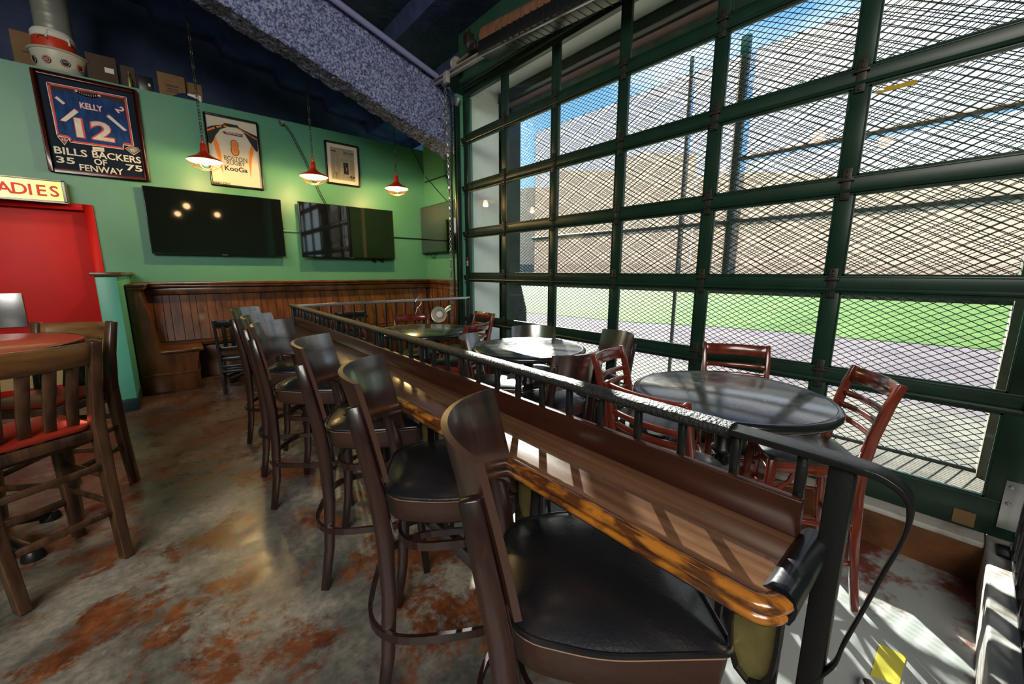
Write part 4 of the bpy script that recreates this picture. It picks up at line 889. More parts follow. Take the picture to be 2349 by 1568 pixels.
for yb0 in [0.17+0.585*q for q in range(7)]:
    # small U-shaped strap bracket with a brass plate, facing the stools
    pts = [(0.205, 0.85), (0.206, 0.78), (0.202, 0.735), (0.190, 0.705), (0.170, 0.692), (0.150, 0.702), (0.138, 0.73), (0.135, 0.78), (0.135, 0.85)]
    m = MB(); m.sweep([(0.70, a_-0.17+yb0, b_) for a_, b_ in pts], [(-0.013, -0.003), (0.013, -0.003), (0.013, 0.003), (-0.013, 0.003)], side=(1, 0, 0)); br = m.build('bracket', IRON, t, world=True)
    m = MB(); m.prism([(yb0+(a_-0.17)*0.96, b_) for a_, b_ in pts], 0.698, 0.702, 'X'); m.build('bracket_plate', BRASS, br, world=True)


def rail_top(m, pts, w=0.060, h=0.030, n=14):
    prof_ = [(w/2*math.cos(2*PI*k/n), h/2*math.sin(2*PI*k/n)) for k in range(n)]
    m.sweep(pts, prof_, side=(1, 0, 0) if abs(pts[1][1]-pts[0][1]) > abs(pts[1][0]-pts[0][0]) else (0, 1, 0))
t = thing('guard_railing', 'black iron guard railing with wrapped handrail behind the drink counter', 'railing', (XR, 2.2, 0))
ZR = 1.066
m = MB(); N = 300; pts = []; scl = []
for i in range(N+1):
    y_ = 0.30+(4.40-0.30)*i/N; pts.append((XR, y_, ZR)); scl.append(1+0.035*noise.noise(Vector((0, y_*22, 0)))+0.03*math.sin(y_*150))
prof_ = [(0.030*math.cos(2*PI*k/14), 0.0165*math.sin(2*PI*k/14)) for k in range(14)]
m.sweep(pts, prof_, side=(1, 0, 0), scale=scl); m.build('handrail', GRIP, t, world=True, smooth=True, angle=80)
# bare end: flat bar curling over and back to the post
lp = [at_x(px, py, XR) for px, py in ((1925, 1030), (1975, 1042), (2015, 1058), (2050, 1085), (2072, 1115), (2082, 1150), (2078, 1195), (2060, 1240), (2025, 1300), (1975, 1390), (1930, 1470), (1905, 1520))]
lp = [(XR, 0.32, ZR+0.002), (XR, 0.20, ZR+0.002), (XR, 0.13, ZR+0.001)] + [(XR, p.y-0.004, p.z-dz_) for p, dz_ in zip(lp[1:], (0.022, 0.020, 0.016, 0.010, 0.004, 0, 0, 0, 0, 0, 0))] + [(XR, 0.118, 0.58)]
cs = []
P4 = [Vector(p) for p in lp]
for i in range(len(P4)-1):
    a0 = P4[max(i-1, 0)]; a1 = P4[i]; a2_ = P4[i+1]; a3 = P4[min(i+2, len(P4)-1)]
    for q in range(5):
        s_ = q/5; cs.append(0.5*((2*a1)+(-a0+a2_)*s_+(2*a0-5*a1+4*a2_-a3)*s_*s_+(-a0+3*a1-3*a2_+a3)*s_**3))
cs.append(P4[-1])
n_ = len(cs)
m = MB(); m.sweep(cs, [(-0.022, -0.006), (0.022, -0.006), (0.022, 0.006), (-0.022, 0.006)], side=(1, 0, 0), scale=[1.15 if i < 15 else max(0.55, 1.15-0.02*(i-15)) for i in range(n_)])
m.build('end_loop', IRON, t, world=True, bevel=0.002)
def bal(x_, y_, z0_, z1_, w_=0.0165):
    m = MB(); m.b2((x_-w_/2, y_-w_/2, z0_), (x_+w_/2, y_+w_/2, z1_)); return m
y_ = 0.173
k = 0
while y_ < 4.30:
    if all(abs(y_-q) > 0.03 for q in (2.22, 4.38)):
        bal(XR+0.006, y_, 0.93, ZR-0.008, 0.017).build('baluster', IRON, t, world=True, bevel=0.0015, seg=1)
        bal(XR+0.006, y_, 0.16-0.20*0, 0.86, 0.014).build('lower_baluster', IRON, t, world=True)
    y_ += 0.1185; k += 1
for yp in (0.112, 2.22, 4.38):
    m = MB(); m.b2((XR-0.012, yp-0.018, -0.2), (XR+0.026, yp+0.020, ZR+0.002)); m.build('post', IRON, t, world=True, bevel=0.003)
m = MB(); m.b2((XR-0.010, 0.1, 0.155), (XR+0.022, 4.38, 0.175)); m.build('bottom_rail', IRON, t, world=True, bevel=0.002)
m = MB(); m.lathe([(0.055, 0), (0.055, 0.01), (0.03, 0.03), (0.02, 0.05)], (XR+0.01, 0.09, -0.2), 20); m.build('base_flange', IRON, t, world=True, smooth=True)

t = thing('end_railing', 'thin black rod railing crossing from the counter end to the garage door', 'railing', (1.9, 4.38, 0))
m = MB(); m.b2((XR, 4.362, 1.045), (2.99, 4.398, 1.075)); m.build('handrail', STEEL, t, world=True, bevel=0.004)
x_ = XR+0.118
while x_ < 2.93:
    bal(x_, 4.38, 0.06, 1.045, 0.014).build('baluster', IRON, t, world=True); x_ += 0.1195
m = MB(); m.b2((2.95, 4.36, 0.0), (2.99, 4.40, 1.06)); m.build('post', IRON, t, world=True, bevel=0.003)
m = MB(); m.b2((XR, 4.37, 0.05), (2.99, 4.39, 0.07)); m.build('bottom_rail', IRON, t, world=True)

# right-edge railing on the platform
t = thing('platform_railing', 'black railing of closely set upright rods at the right edge by the door', 'railing', (2.4, -0.29, 0.03))
i = 0; x_ = 1.75
while x_ < 3.08:
    m = MB(); m.tube([(x_, -0.29, 0.05), (x_, -0.29, 1.05)], 0.0085, 8); m.build('rod', IRON, t, world=True, smooth=True); x_ += 0.112
m = MB(); m.b2((1.7, -0.31, 1.05), (3.1, -0.27, 1.08)); m.build('handrail', IRON, t, world=True, bevel=0.003)
m = MB(); m.b2((1.7, -0.30, 0.045), (3.06, -0.28, 0.06)); m.build('bottom_rail', IRON, t, world=True)
m = MB(); m.b2((2.94, -0.33, 0.028), (3.06, -0.24, 0.04)); m.build('foot_plate', IRON, t, world=True, bevel=0.002)
m = MB(); m.box((1.80, -0.36, 0.20), (0.25, 0.05, 0.34), rz=0.0); tag(m.build('wet_floor_board', YTAPE, bevel=0.01), 'yellow board edge at the bottom right beside the upright rods', 'board')

# yellow tape, steel stub
q = [at_z(px, py, -0.2) for px, py in ((2017, 1476), (2079, 1506), (2062, 1575), (1996, 1548))]
m = MB(); m.prism([(p.x, p.y) for p in q], -0.199, -0.197, 'Z'); tag(m.build('floor_tape', YTAPE), 'square of yellow safety tape on the sunlit sunken floor', 'tape')
c = at_z(1993, 1556, -0.14)
t = thing('door_stop', 'short shiny metal tube lying at the foot of the railing post', 'tube', (c.x, c.y, -0.2))
m = MB(); m.lathe([(0.0, 0), (0.022, 0), (0.026, 0.004), (0.026, 0.10), (0.0, 0.10)], (0, 0, 0.03), 20, M=rot_to((-0.8, -0.3, 0.25))); m.build('tube', CHROME, t, smooth=True)

# clamp lamp hung on end railing
t = thing('clamp_lamp', 'round aluminium reflector clamp lamp hung on the thin rod railing', 'lamp', (2.48, 4.33, 0.87))
M_ = rot_to((-0.72, -0.66, 0.12)); cc = Vector((2.475, 4.30, 0.875))
m = MB(); m.lathe([(0.025, -0.075), (0.04, -0.06), (0.072, -0.03), (0.094, 0.0), (0.099, 0.0), (0.099, -0.004), (0.075, -0.036), (0.042, -0.066), (0.025, -0.08)], cc, 32, M=M_, cap=False); m.build('reflector', mat('spun_aluminium', (0.72, 0.66, 0.55), 0.3, metal=0.5), t, world=True, smooth=True, angle=70)
m = MB(); m.lathe([(0, 0.0), (0.035, -0.008), (0.046, -0.03), (0.03, -0.06), (0, -0.07)], cc, 24, M=M_); m.build('bulb', WHITE, t, world=True, smooth=True)
m = MB(); b0 = cc+Vector((0.07, 0.02, 0.03)); m.bar(b0, b0+Vector((0.13, 0.03, 0.07)), 0.012, 0.02); m.bar(b0+Vector((0.02, 0, -0.01)), b0+Vector((0.14, 0.04, 0.03)), 0.012, 0.02)
m.tube([b0+Vector((0.03+0.008*i, 0.01, 0.02+0.012*(i % 2))) for i in range(8)], 0.004, 6); m.build('spring_clamp', CHROME, t, world=True)
t = thing('wire_hook', 'bent wire hanger hooked over the thin rod railing', 'hook', (2.25, 4.37, 1.05))
m = MB(); m.tube([at_y(px, py, 4.35) for px, py in ((953, 692), (956, 684), (961, 680), (966, 686), (966, 696), (960, 704), (964, 715), (967, 735), (965, 748))], 0.004, 6); m.tube([at_y(px, py, 4.35) for px, py in ((958, 704), (952, 722), (958, 748))], 0.0035, 6)
m.build('wire', STEEL, t, world=True, smooth=True)

# ------------------------------------------------------------------ seat helper
def outline(hw, hd, n=48, ef=4.6, er=2.7, taper=0.0):
    pts = []
    for i in range(n):
        a_ = 2*PI*i/n; c_, s_ = math.cos(a_), math.sin(a_); e_ = ef if c_ > 0 else er
        x_ = math.copysign(abs(c_)**(2/e_), c_)*hd; yy = math.copysign(abs(s_)**(2/e_), s_)*hw*(1-taper*(0.5-x_/(2*hd)))
        pts.append((x_, yy))
    return pts
def rpoly(corners, n=9):
    # corners: (x, y, r) counter-clockwise, rounded
    out = []; k = len(corners)
    for i_ in range(k):
        x_, y_, r_ = corners[i_]; p = Vector((x_, y_)); a_ = (Vector(corners[i_-1][:2])-p).normalized(); b_ = (Vector(corners[(i_+1) % k][:2])-p).normalized()
        half = a_.angle(b_)/2; d_ = r_/math.tan(half); c_ = p+(a_+b_).normalized()*(r_/math.sin(half)); s0 = p+a_*d_-c_; s1 = p+b_*d_-c_
        a0 = math.atan2(s0.y, s0.x); a1 = math.atan2(s1.y, s1.x)
        while a1 < a0: a1 += 2*PI
        if a1-a0 > PI: a1 -= 2*PI
        for q in range(n): t_ = a0+(a1-a0)*q/(n-1); out.append((c_.x+r_*math.cos(t_), c_.y+r_*math.sin(t_)))
    return out
def ring_loft(levels, cap=True):
    """levels: list of (points2d, z) all same length"""
    m = MB(); n = len(levels[0][0])
    for pts, z_ in levels:
        for i_, (a_, b_) in enumerate(pts): m.v.append(Vector((a_, b_, z_(a_, b_) if callable(z_) else z_)))
    for l in range(len(levels)-1):
        for i_ in range(n): m.f.append((l*n+i_, l*n+(i_+1) % n, (l+1)*n+(i_+1) % n, (l+1)*n+i_))
    m.f.append(tuple(range(n))[::-1]); m.f.append(tuple(range((len(levels)-1)*n, len(levels)*n))); return m
def sc_(pts, k): return [(a_*k, b_*k) for a_, b_ in pts]

# ------------------------------------------------------------------ curved-back bar stool
def bar_stool(label, fixed_label_group):
    t = thing('bar_stool', label, 'stool', (0, 0, 0), 0, fixed_label_group)
    O = rpoly([(0.205, -0.208, 0.022), (0.21, 0.0, 0.5), (0.205, 0.208, 0.022), (-0.03, 0.212, 0.4), (-0.205, 0.165, 0.10), (-0.212, 0.0, 0.5), (-0.205, -0.165, 0.10), (-0.03, -0.212, 0.4)], 8)
    zt = 0.735
    ring_loft([(sc_(O, 0.93), 0.645), (sc_(O, 0.965), 0.655), (sc_(O, 0.985), 0.70), (sc_(O, 0.995), zt)]).build('seat_apron', VINYLB, t, smooth=True, angle=60)
    levels = [(sc_(O, 1.0), zt-0.002)]
    for q in range(1, 11):
        r_ = q/10.0; k_ = 1.0-r_*0.985 if q > 1 else 0.975
        levels.append((sc_(O, max(0.02, k_)), zt+0.036*(1-(max(0.02, k_))**3.2)))
    ring_loft(levels).build('seat_cushion', VINYL, t, smooth=True, angle=60)
    m = MB(); m.tube([(a_*1.003, b_*1.003, zt) for a_, b_ in O], 0.0055, 8, closed=True); m.build('piping', VINYL, t, smooth=True)
    m = MB(); m.tube([(a_*0.998, b_*0.998, zt-0.011) for a_, b_ in O], 0.0013, 4, closed=True); m.build('stitching', THREAD, t, smooth=True)
    for s_ in (-1, 1):
        m = MB(); m.bar((0.155, s_*0.145, 0.66), (0.205, s_*0.185, 0.0), 0.042, 0.042, up=(1, 0, 0), w2=0.030, h2=0.030); m.build('leg', STOOLW, t, bevel=0.003, seg=1)
        pp = [(-0.240, 0.207, 0.0), (-0.208, 0.202, 0.20), (-0.193, 0.200, 0.42), (-0.196, 0.198, 0.62), (-0.212, 0.197, 0.76), (-0.238, 0.196, 0.90), (-0.262, 0.195, 1.03)]
        m = MB(); m.sweep([(a_, s_*b_, c_) for a_, b_, c_ in pp], [(-0.012, -0.021), (0.012, -0.021), (0.012, 0.021), (-0.012, 0.021)], side=(0, 1, 0), scale=[0.82, 0.95, 1.05, 1.18, 1.1, 1.0, 0.9])
        lg = m.build('leg', STOOLW, t, bevel=0.003, seg=1)
        m = MB(); m.lathe([(0.0, 0.004), (0.010, 0.004), (0.012, 0), (0, 0)], (-0.20, s_*0.206, 0.60), 14, M=rot_to((0, s_, 0))); m.build('screw_cap', IRON, lg)
    # backrest plate
    NU, NV = 24, 8; m = MB(); th = 0.007
    def plate(u, v, o_):      # u -1..1 across, v 0..1 up
        sag = 0.085*(1-abs(u)**2.1); zb_ = 0.800+0.080*(1-abs(u)**7); z_ = zb_+(1.098-zb_)*v+0.004*(1-u*u)*v; w_ = (z_-0.80)/0.30; x_ = -0.180-0.055*w_-0.010*w_*w_-sag
        return Vector((x_+o_, u*0.205, z_+o_*0.18))
    for o_ in (-th, th):
        for i_ in range(NU+1):
            for j_ in range(NV+1): m.v.append(plate(-1+2*i_/NU, j_/NV, o_))
    K_ = (NU+1)*(NV+1)
    idx = lambda i_, j_, s_: s_*K_+i_*(NV+1)+j_
    for i_ in range(NU):
        for j_ in range(NV):
            m.f.append((idx(i_, j_, 0), idx(i_, j_+1, 0), idx(i_+1, j_+1, 0), idx(i_+1, j_, 0))); m.f.append((idx(i_, j_, 1), idx(i_+1, j_, 1), idx(i_+1, j_+1, 1), idx(i_, j_+1, 1)))
    bk = m.build('backrest', PLATEW, t, smooth=True, angle=40)
    m = MB(); brd = [(i_, 0) for i_ in range(NU)]+[(NU, j_) for j_ in range(NV)]+[(i_, NV) for i_ in range(NU, 0, -1)]+[(0, j_) for j_ in range(NV, 0, -1)]
    for s_ in (0, 1):
        for i_, j_ in brd: m.v.append(plate(-1+2*i_/NU, j_/NV, (-th, th)[s_]))
    nb_ = len(brd)
    for i_ in range(nb_): m.f.append((i_, (i_+1) % nb_, nb_+(i_+1) % nb_, nb_+i_))
    m.build('backrest_edge', EDGEW, bk, smooth=True, angle=40)
    # bent footrest hoops
    def hoop(hw, hd, z_, cx_, w_, mt_=STOOLW):
        pts = [(a_+cx_, b_, z_) for a_, b_ in outline(hw, hd, 44, 3.2, 3.2)]
        m = MB(); m.sweep(pts, [(-0.014, -0.006), (0.014, -0.006), (0.014, 0.006), (-0.014, 0.006)], side=(0, 0, 1), closed=True); m.build('footrest_hoop', mt_, t, bevel=0.0)
    hoop(0.250, 0.268, 0.30, -0.012, 0.03); hoop(0.165, 0.165, 0.55, -0.01, 0.03)
    return t
G_BAR = 'curved back stools along the drink counter'
stool_data = [
    ((0.346, 0.479), (0.61, 0.793), 'nearest dark curved-back bar stool with big black vinyl seat under the counter end'),
    ((0.356, 1.063), (0.571, 1.413), 'second dark bar stool from the near counter end, seat half sunlit'),
    ((0.362, 1.703), (0.572, 2.081), 'third dark bar stool from the near end of the counter'),
    ((0.314, 2.552), (0.561, 2.873), 'fourth dark bar stool from the near end, glossy back facing the windows'),
    ((0.322, 3.006), (0.545, 3.405), 'fifth dark bar stool along the counter, second from its far end'),
    ((0.336, 3.724), (0.553, 4.073), 'farthest dark bar stool by the booth end of the counter')]
proto = None
def put_stool(N_, F_, z0, label, group, src=None):
    global proto
    N_, F_ = Vector(N_), Vector(F_); M__ = (N_+F_)/2; d = (F_-N_).normalized(); f = Vector((d.y, -d.x))
    if proto is None: proto = o = bar_stool(label, group)
    else: o = copy_tree(proto)
    c_ = M__+f*0.24
    o.location = (c_.x, c_.y, z0); o.rotation_euler = (0, 0, math.atan2(f.y, f.x)); o['label'] = label; o['group'] = group
    return o
for a_, b_, l_ in stool_data: put_stool(a_, b_, 0, l_, G_BAR)
G_MID = 'curved back stools round the middle table'
def around(Mx, My, fx, fy): 
    f = Vector((fx, fy)).normalized(); d = Vector((-f.y, f.x)); M__ = Vector((Mx, My)); return M__-d*0.2, M__+d*0.2
for Mx, My, fx, fy, l_ in ((1.76, 2.55, 0.66, -0.75, 'dark curved-back stool at the middle table nearest the red chairs'), (1.905, 1.60, 0.07, 1, 'dark curved-back stool with its back to the near table, tucked to the middle table'),
                           (2.82, 1.93, -0.95, 0.31, 'dark curved-back stool between the middle table and the garage door glass'), (2.52, 2.64, -0.65, -0.76, 'dark curved-back stool beyond the middle table, only its top showing')):
    a_, b_ = around(Mx, My, fx, fy); put_stool(a_, b_, -0.2, l_, G_MID)

# ------------------------------------------------------------------ ladder-back stool
def ladder_stool(label, group):
    t = thing('ladder_back_stool', label, 'stool', (0, 0, 0), 0, group)
    O = outline(0.205, 0.20, 40, 5.5, 5.5, 0.12)
    levels = [(sc_(O, 0.97), 0.715), (sc_(O, 1.0), 0.722), (sc_(O, 1.0), 0.738)]
    for q in range(1, 8): k_ = 1-q/7*0.98; levels.append((sc_(O, k_), 0.738+0.028*(1-k_**3)))
    ring_loft(levels).build('seat_cushion', VINYL, t, smooth=True, angle=60)
    for s_ in (-1, 1):
        m = MB(); m.bar((0.165, s_*0.165, 0.715), (0.195, s_*0.185, 0), 0.036, 0.036, up=(1, 0, 0), w2=0.028, h2=0.028); m.build('leg', MAHOG, t, bevel=0.004, seg=1)
        pp = [(-0.245, 0.185, 0.0), (-0.205, 0.182, 0.30), (-0.185, 0.180, 0.60), (-0.185, 0.180, 0.74), (-0.205, 0.182, 0.88), (-0.245, 0.186, 1.04), (-0.275, 0.188, 1.125)]
        m = MB(); m.sweep([(a_, s_*b_, c_) for a_, b_, c_ in pp], [(-0.014, -0.020), (0.014, -0.020), (0.014, 0.020), (-0.014, 0.020)], side=(0, 1, 0), scale=[0.8, 0.95, 1.05, 1.1, 1.05, 0.95, 0.85]); m.build('leg', MAHOG, t, bevel=0.005)
        m = MB(); m.bar((0.16, s_*0.17, 0.685), (-0.18, s_*0.17, 0.685), 0.020, 0.06); m.build('seat_rail', MAHOG, t, bevel=0.003, seg=1)
        for z_ in (0.24, 0.42): m = MB(); m.bar((0.18, s_*0.178, z_), (-0.20, s_*0.182, z_), 0.016, 0.024); m.build('side_rung', MAHOG, t, bevel=0.004, seg=1)
        m = MB(); m.sweep([(0.185-0.12*math.sin(a_), s_*0.165, 0.55+0.13*(1-math.cos(a_))) for a_ in (0, 0.5, 1.0, 1.5)], [(-0.008, -0.008), (0.008, -0.008), (0.008, 0.008), (-0.008, 0.008)], side=(0, 1, 0)); m.build('corner_brace', MAHOG, t)
    for x_ in (0.165, -0.18): m = MB(); m.bar((x_, -0.165, 0.685), (x_, 0.165, 0.685), 0.020, 0.06); m.build('seat_rail', MAHOG, t, bevel=0.003, seg=1)
    m = MB(); m.bar((0.185, -0.18, 0.30), (0.185, 0.18, 0.30), 0.024, 0.034); fr = m.build('footrest', MAHOG, t, bevel=0.004, seg=1)
    m = MB(); m.b2((0.168, -0.165, 0.317), (0.199, 0.165, 0.320)); m.b2((0.197, -0.165, 0.295), (0.200, 0.165, 0.320)); tag(m.build('foot_strip', AMBST, fr), 'brass strip')
    m = MB(); m.bar((-0.20, -0.18, 0.34), (-0.20, 0.18, 0.34), 0.016, 0.024); m.build('back_rung', MAHOG, t, bevel=0.004, seg=1)
    for zc_, hh in ((1.085, 0.075), (0.985, 0.028), (0.925, 0.028), (0.865, 0.028)):
        x0_ = -0.205-(zc_-0.88)*0.26
        pts = [(x0_-0.035*(1-(u/5.0)**2), 0.186*u/5.0, zc_) for u in range(-5, 6)]
        m = MB(); m.sweep(pts, [(-hh/2, -0.008), (hh/2, -0.008), (hh/2, 0.008), (-hh/2, 0.008)], side=(-0.22, 0, 1)); m.build('slat', MAHOG, t, bevel=0.003, seg=1)
    return t
lproto = None
def put_ladder(Mx, My, fx, fy, label, group, z0=-0.2):
    global lproto
    f = Vector((fx, fy)).normalized()
    if lproto is None: lproto = o = ladder_stool(label, group)
    else: o = copy_tree(lproto)
    o.location = (Mx+f.x*0.27, My+f.y*0.27, z0); o.rotation_euler = (0, 0, math.atan2(f.y, f.x)); o['label'] = label; o['group'] = group
GN, GF = 'red ladder-back stools round the near window table', 'red ladder-back stools round the far window table'
put_ladder(2.485, 0.255, -0.54, 0.84, 'red mahogany ladder-back stool at the right of the near window table', GN)
put_ladder(2.83, 1.0, -0.87, -0.49, 'red ladder-back stool behind the near table, back against the garage door', GN)
put_ladder(2.01, 1.43, 0.18, -0.98, 'red ladder-back stool between the near table and the middle table', GN)
put_ladder(1.40, 0.82, 1, -0.08, 'red ladder-back stool seen through the guard railing at the near table', GN)
put_ladder(2.03, 4.50-0.35, -0.23, -0.97, 'red ladder-back stool with its back to the thin rod railing', GF)
put_ladder(2.15, 3.00, -0.30, 0.95, 'red stool with curved top slat in front of the far window table', GF)
put_ladder(2.79, 3.77, -1, 0.05, 'red ladder-back stool at the far table beside the glass', GF)
put_ladder(1.30, 3.72, 1, -0.25, 'red ladder-back stool between the counter railing and the far table', GF)

# ------------------------------------------------------------------ round window tables
def round_table(label, x_, y_, R_):
    t = thing('round_table', label, 'table', (x_, y_, -0.2), 0, 'round black window tables')
    m = MB(); m.lathe([(0, 1.028), (R_-0.03, 1.028), (R_-0.012, 1.032), (R_-0.004, 1.042), (R_-0.008, 1.052), (R_-0.016, 1.056), (0, 1.056)], (0, 0, 0), 72); tp_ = m.build('tabletop', TABLEB, t, smooth=True, angle=40)
    m = MB(); m.lathe([(R_-0.03, 1.018), (R_-0.004, 1.020), (R_+0.004, 1.032), (R_+0.003, 1.046), (R_-0.006, 1.055), (R_-0.020, 1.0575), (R_-0.024, 1.056), (R_-0.028, 1.03)], (0, 0, 0), 72); m.build('edge_band', TABLEE, tp_, smooth=True, angle=60)
    pr_ = [(0.09, 1.018), (0.09, 1.008), (0.045, 0.99), (0.038, 0.96), (0.038, 0.80), (0.05, 0.79), (0.05, 0.77), (0.038, 0.76), (0.036, 0.30), (0.05, 0.29), (0.055, 0.26), (0.04, 0.24), (0.045, 0.12), (0.06, 0.08)]
    m = MB(); m.lathe(pr_, (0, 0, 0), 20); col = m.build('column', IRON, t, smooth=True, angle=50)
    m = MB()
    for k_ in range(12):
        a_ = 2*PI*k_/12; m.tube([(0.038*math.cos(a_), 0.038*math.sin(a_), 0.31), (0.039*math.cos(a_), 0.039*math.sin(a_), 0.75)], 0.004, 5)
    m.build('fluting', IRON, col, smooth=True)
    for k_ in range(4):
        a_ = PI/4+k_*PI/2; c_, s_ = math.cos(a_), math.sin(a_)
        m = MB(); m.sweep([(0.03*c_, 0.03*s_, 0.10), (0.12*c_, 0.12*s_, 0.085), (0.22*c_, 0.22*s_, 0.05), (0.28*c_, 0.28*s_, 0.02)], [(-0.022, -0.016), (0.022, -0.016), (0.022, 0.016), (-0.022, 0.016)], side=(-s_, c_, 0)); m.build('foot', IRON, t, bevel=0.004)
    return t
round_table('near round black table with blue sky reflected in its top', 1.89, 0.68, 0.415)
round_table('middle round black table with sun glare on its dusty top', 1.955, 2.10, 0.415)
round_table('far round dark table before the thin rod railing', 1.78, 3.38, 0.45)

# ------------------------------------------------------------------ slat-back high chairs and red table
def slat_chair(label, group, H=0.69, TOP=1.09, wd=0.185, mt_=PINE, seatm=REDV, mt_top=PINEH, cat='chair', k=1.0):
    t = thing('slat_back_chair', label, cat, (0, 0, 0), 0, group)
    q = (0.027 if H > 0.6 else 0.02)*k
    O = outline(wd+0.01, 0.195, 36, 6, 6, 0.1)
    levels = [(sc_(O, 0.98), H-0.018), (sc_(O, 1.0), H-0.012), (sc_(O, 1.0), H)]
    if seatm is not None:
        for r_ in range(1, 7): k_ = 1-r_/6*0.98; levels.append((sc_(O, k_), H+0.026*(1-k_**3)))
        ring_loft(levels).build('seat', seatm, t, smooth=True, angle=60)
    else: ring_loft(levels).build('seat', mt_, t, smooth=True, angle=60)
    for s_ in (-1, 1):
        m = MB(); m.bar((0.16, s_*(wd-0.02), H-0.018), (0.185, s_*wd, 0), 2*q, 2*q, up=(1, 0, 0), w2=1.6*q, h2=1.6*q); m.build('leg', mt_, t, bevel=0.004, seg=1)
        pp = [(-0.245, wd-0.012, 0.0), (-0.20, wd-0.004, H*0.5), (-0.180, wd, H), (-0.200, wd+0.008, (H+TOP)/2), (-0.245, wd+0.016, TOP)]
        m = MB(); m.sweep([(a_, s_*b_, c_) for a_, b_, c_ in pp], [(-q*0.8, -q), (q*0.8, -q), (q*0.8, q), (-q*0.8, q)], side=(0, 1, 0), scale=[0.95, 1.02, 1.1, 1.0, 0.9]); m.build('leg', mt_, t, bevel=0.006)
        m = MB(); m.bar((0.165, s_*(wd-0.01), H-0.05), (-0.18, s_*(wd-0.01), H-0.05), 0.020, 0.05); m.build('seat_rail', mt_, t, bevel=0.003, seg=1)
        for z_ in ((0.28, 0.42) if H > 0.6 else (0.16,)): m = MB(); m.bar((0.172, s_*(wd-0.006), z_), (-0.215, s_*(wd), z_), 0.018, 0.028); m.build('side_rung', mt_, t, bevel=0.003, seg=1)
    for x_ in (0.165, -0.178): m = MB(); m.bar((x_, -wd+0.01, H-0.05), (x_, wd-0.01, H-0.05), 0.020, 0.05); m.build('seat_rail', mt_, t, bevel=0.003, seg=1)
    m = MB(); m.bar((0.175, -wd, 0.22 if H > 0.6 else 0.2), (0.175, wd, 0.22 if H > 0.6 else 0.2), 0.024, 0.034); m.build('footrest', mt_, t, bevel=0.003, seg=1)
    m = MB(); m.bar((-0.222, -wd, 0.25), (-0.222, wd, 0.25), 0.020, 0.030); m.build('back_rung', mt_, t, bevel=0.003, seg=1)
    m = MB(); m.bar((-0.205, -wd, 0.70*H), (-0.205, wd, 0.70*H), 0.020, 0.030); m.build('back_rung', mt_, t, bevel=0.003, seg=1)
    th_ = 0.105 if H > 0.6 else 0.075
    def arc(z_, n=6, bow=0.03): 
        x0_ = -0.20-(z_-(H+TOP)/2)*0.25; return [(x0_-bow*(1-(u/n)**2), wd*u/n, z_) for u in range(-n, n+1)]
    m = MB(); m.sweep(arc(TOP-th_/2-0.006), [(-th_/2, -0.011), (th_/2, -0.011), (th_/2, 0.011), (-th_/2, 0.011)], side=(-0.25, 0, 1)); m.build('top_rail', mt_top, t, bevel=0.004, seg=1)
    zl = H-0.075 if H > 0.6 else H+0.075
    m = MB(); m.sweep(arc(zl, bow=0.012), [(-0.024, -0.010), (0.024, -0.010), (0.024, 0.010), (-0.024, 0.010)], side=(-0.1, 0, 1)); m.build('lower_rail', mt_, t, bevel=0.003, seg=1)
    for u in (-0.62, -0.21, 0.21, 0.62):
        z0_, z1_ = zl+0.02, TOP-th_-0.004; x0_ = -0.20-(z0_-(H+TOP)/2)*0.25-0.012*(1-u*u); x1_ = -0.20-(z1_-(H+TOP)/2)*0.25-0.03*(1-u*u)
        m = MB(); m.sweep([(x0_, wd*u, z0_), ((x0_+x1_)/2+0.012, wd*u, (z0_+z1_)/2), (x1_, wd*u, z1_)], [(-0.021*k, -0.007), (0.021*k, -0.007), (0.021*k, 0.007), (-0.021*k, 0.007)], side=(0, 1, 0)); m.build('slat', mt_, t, bevel=0.003, seg=1)
    return t
GR = 'tall slat-back chairs round the red table'
def place(o, Mx, My, fx, fy, back=0.225, z0=0):
    f = Vector((fx, fy)).normalized(); o.location = (Mx+f.x*back, My+f.y*back, z0); o.rotation_euler = (0, 0, math.atan2(f.y, f.x)); return o
sc0 = slat_chair('nearest tall brown slat-back chair, seen from behind at the red table', GR)
place(sc0, -0.485, 2.50, -0.50, 0.86)
c2 = copy_tree(sc0); c2['label'] = 'tall slat-back chair between the red table and the partition wall'; place(c2, -0.50, 3.60, -0.53, -0.85)
c3 = copy_tree(sc0); c3['label'] = 'tall slat-back chair across the red table, mostly hidden'; place(c3, -1.50, 3.35, 0.92, -0.2)
t = thing('high_table', 'round red-topped high table at the left edge on an iron base', 'table', (-0.89, 3.06, 0))
m = MB(); m.lathe([(0, 1.012), (0.485, 1.012), (0.497, 1.02), (0.497, 1.045), (0.485, 1.05), (0, 1.05)], (0, 0, 0), 64); tp_ = m.build('tabletop', REDT, t, smooth=True, angle=40)
m = MB(); m.lathe([(0.490, 1.008), (0.502, 1.01), (0.505, 1.03), (0.502, 1.049), (0.496, 1.05), (0.496, 1.01)], (0, 0, 0), 64); m.build('edge_band', TABLEE, tp_, smooth=True)
m = MB(); m.lathe([(0.08, 1.01), (0.04, 0.98), (0.036, 0.3), (0.05, 0.28), (0.04, 0.12), (0.06, 0.08)], (0, 0, 0), 20); m.build('column', IRON, t, smooth=True)
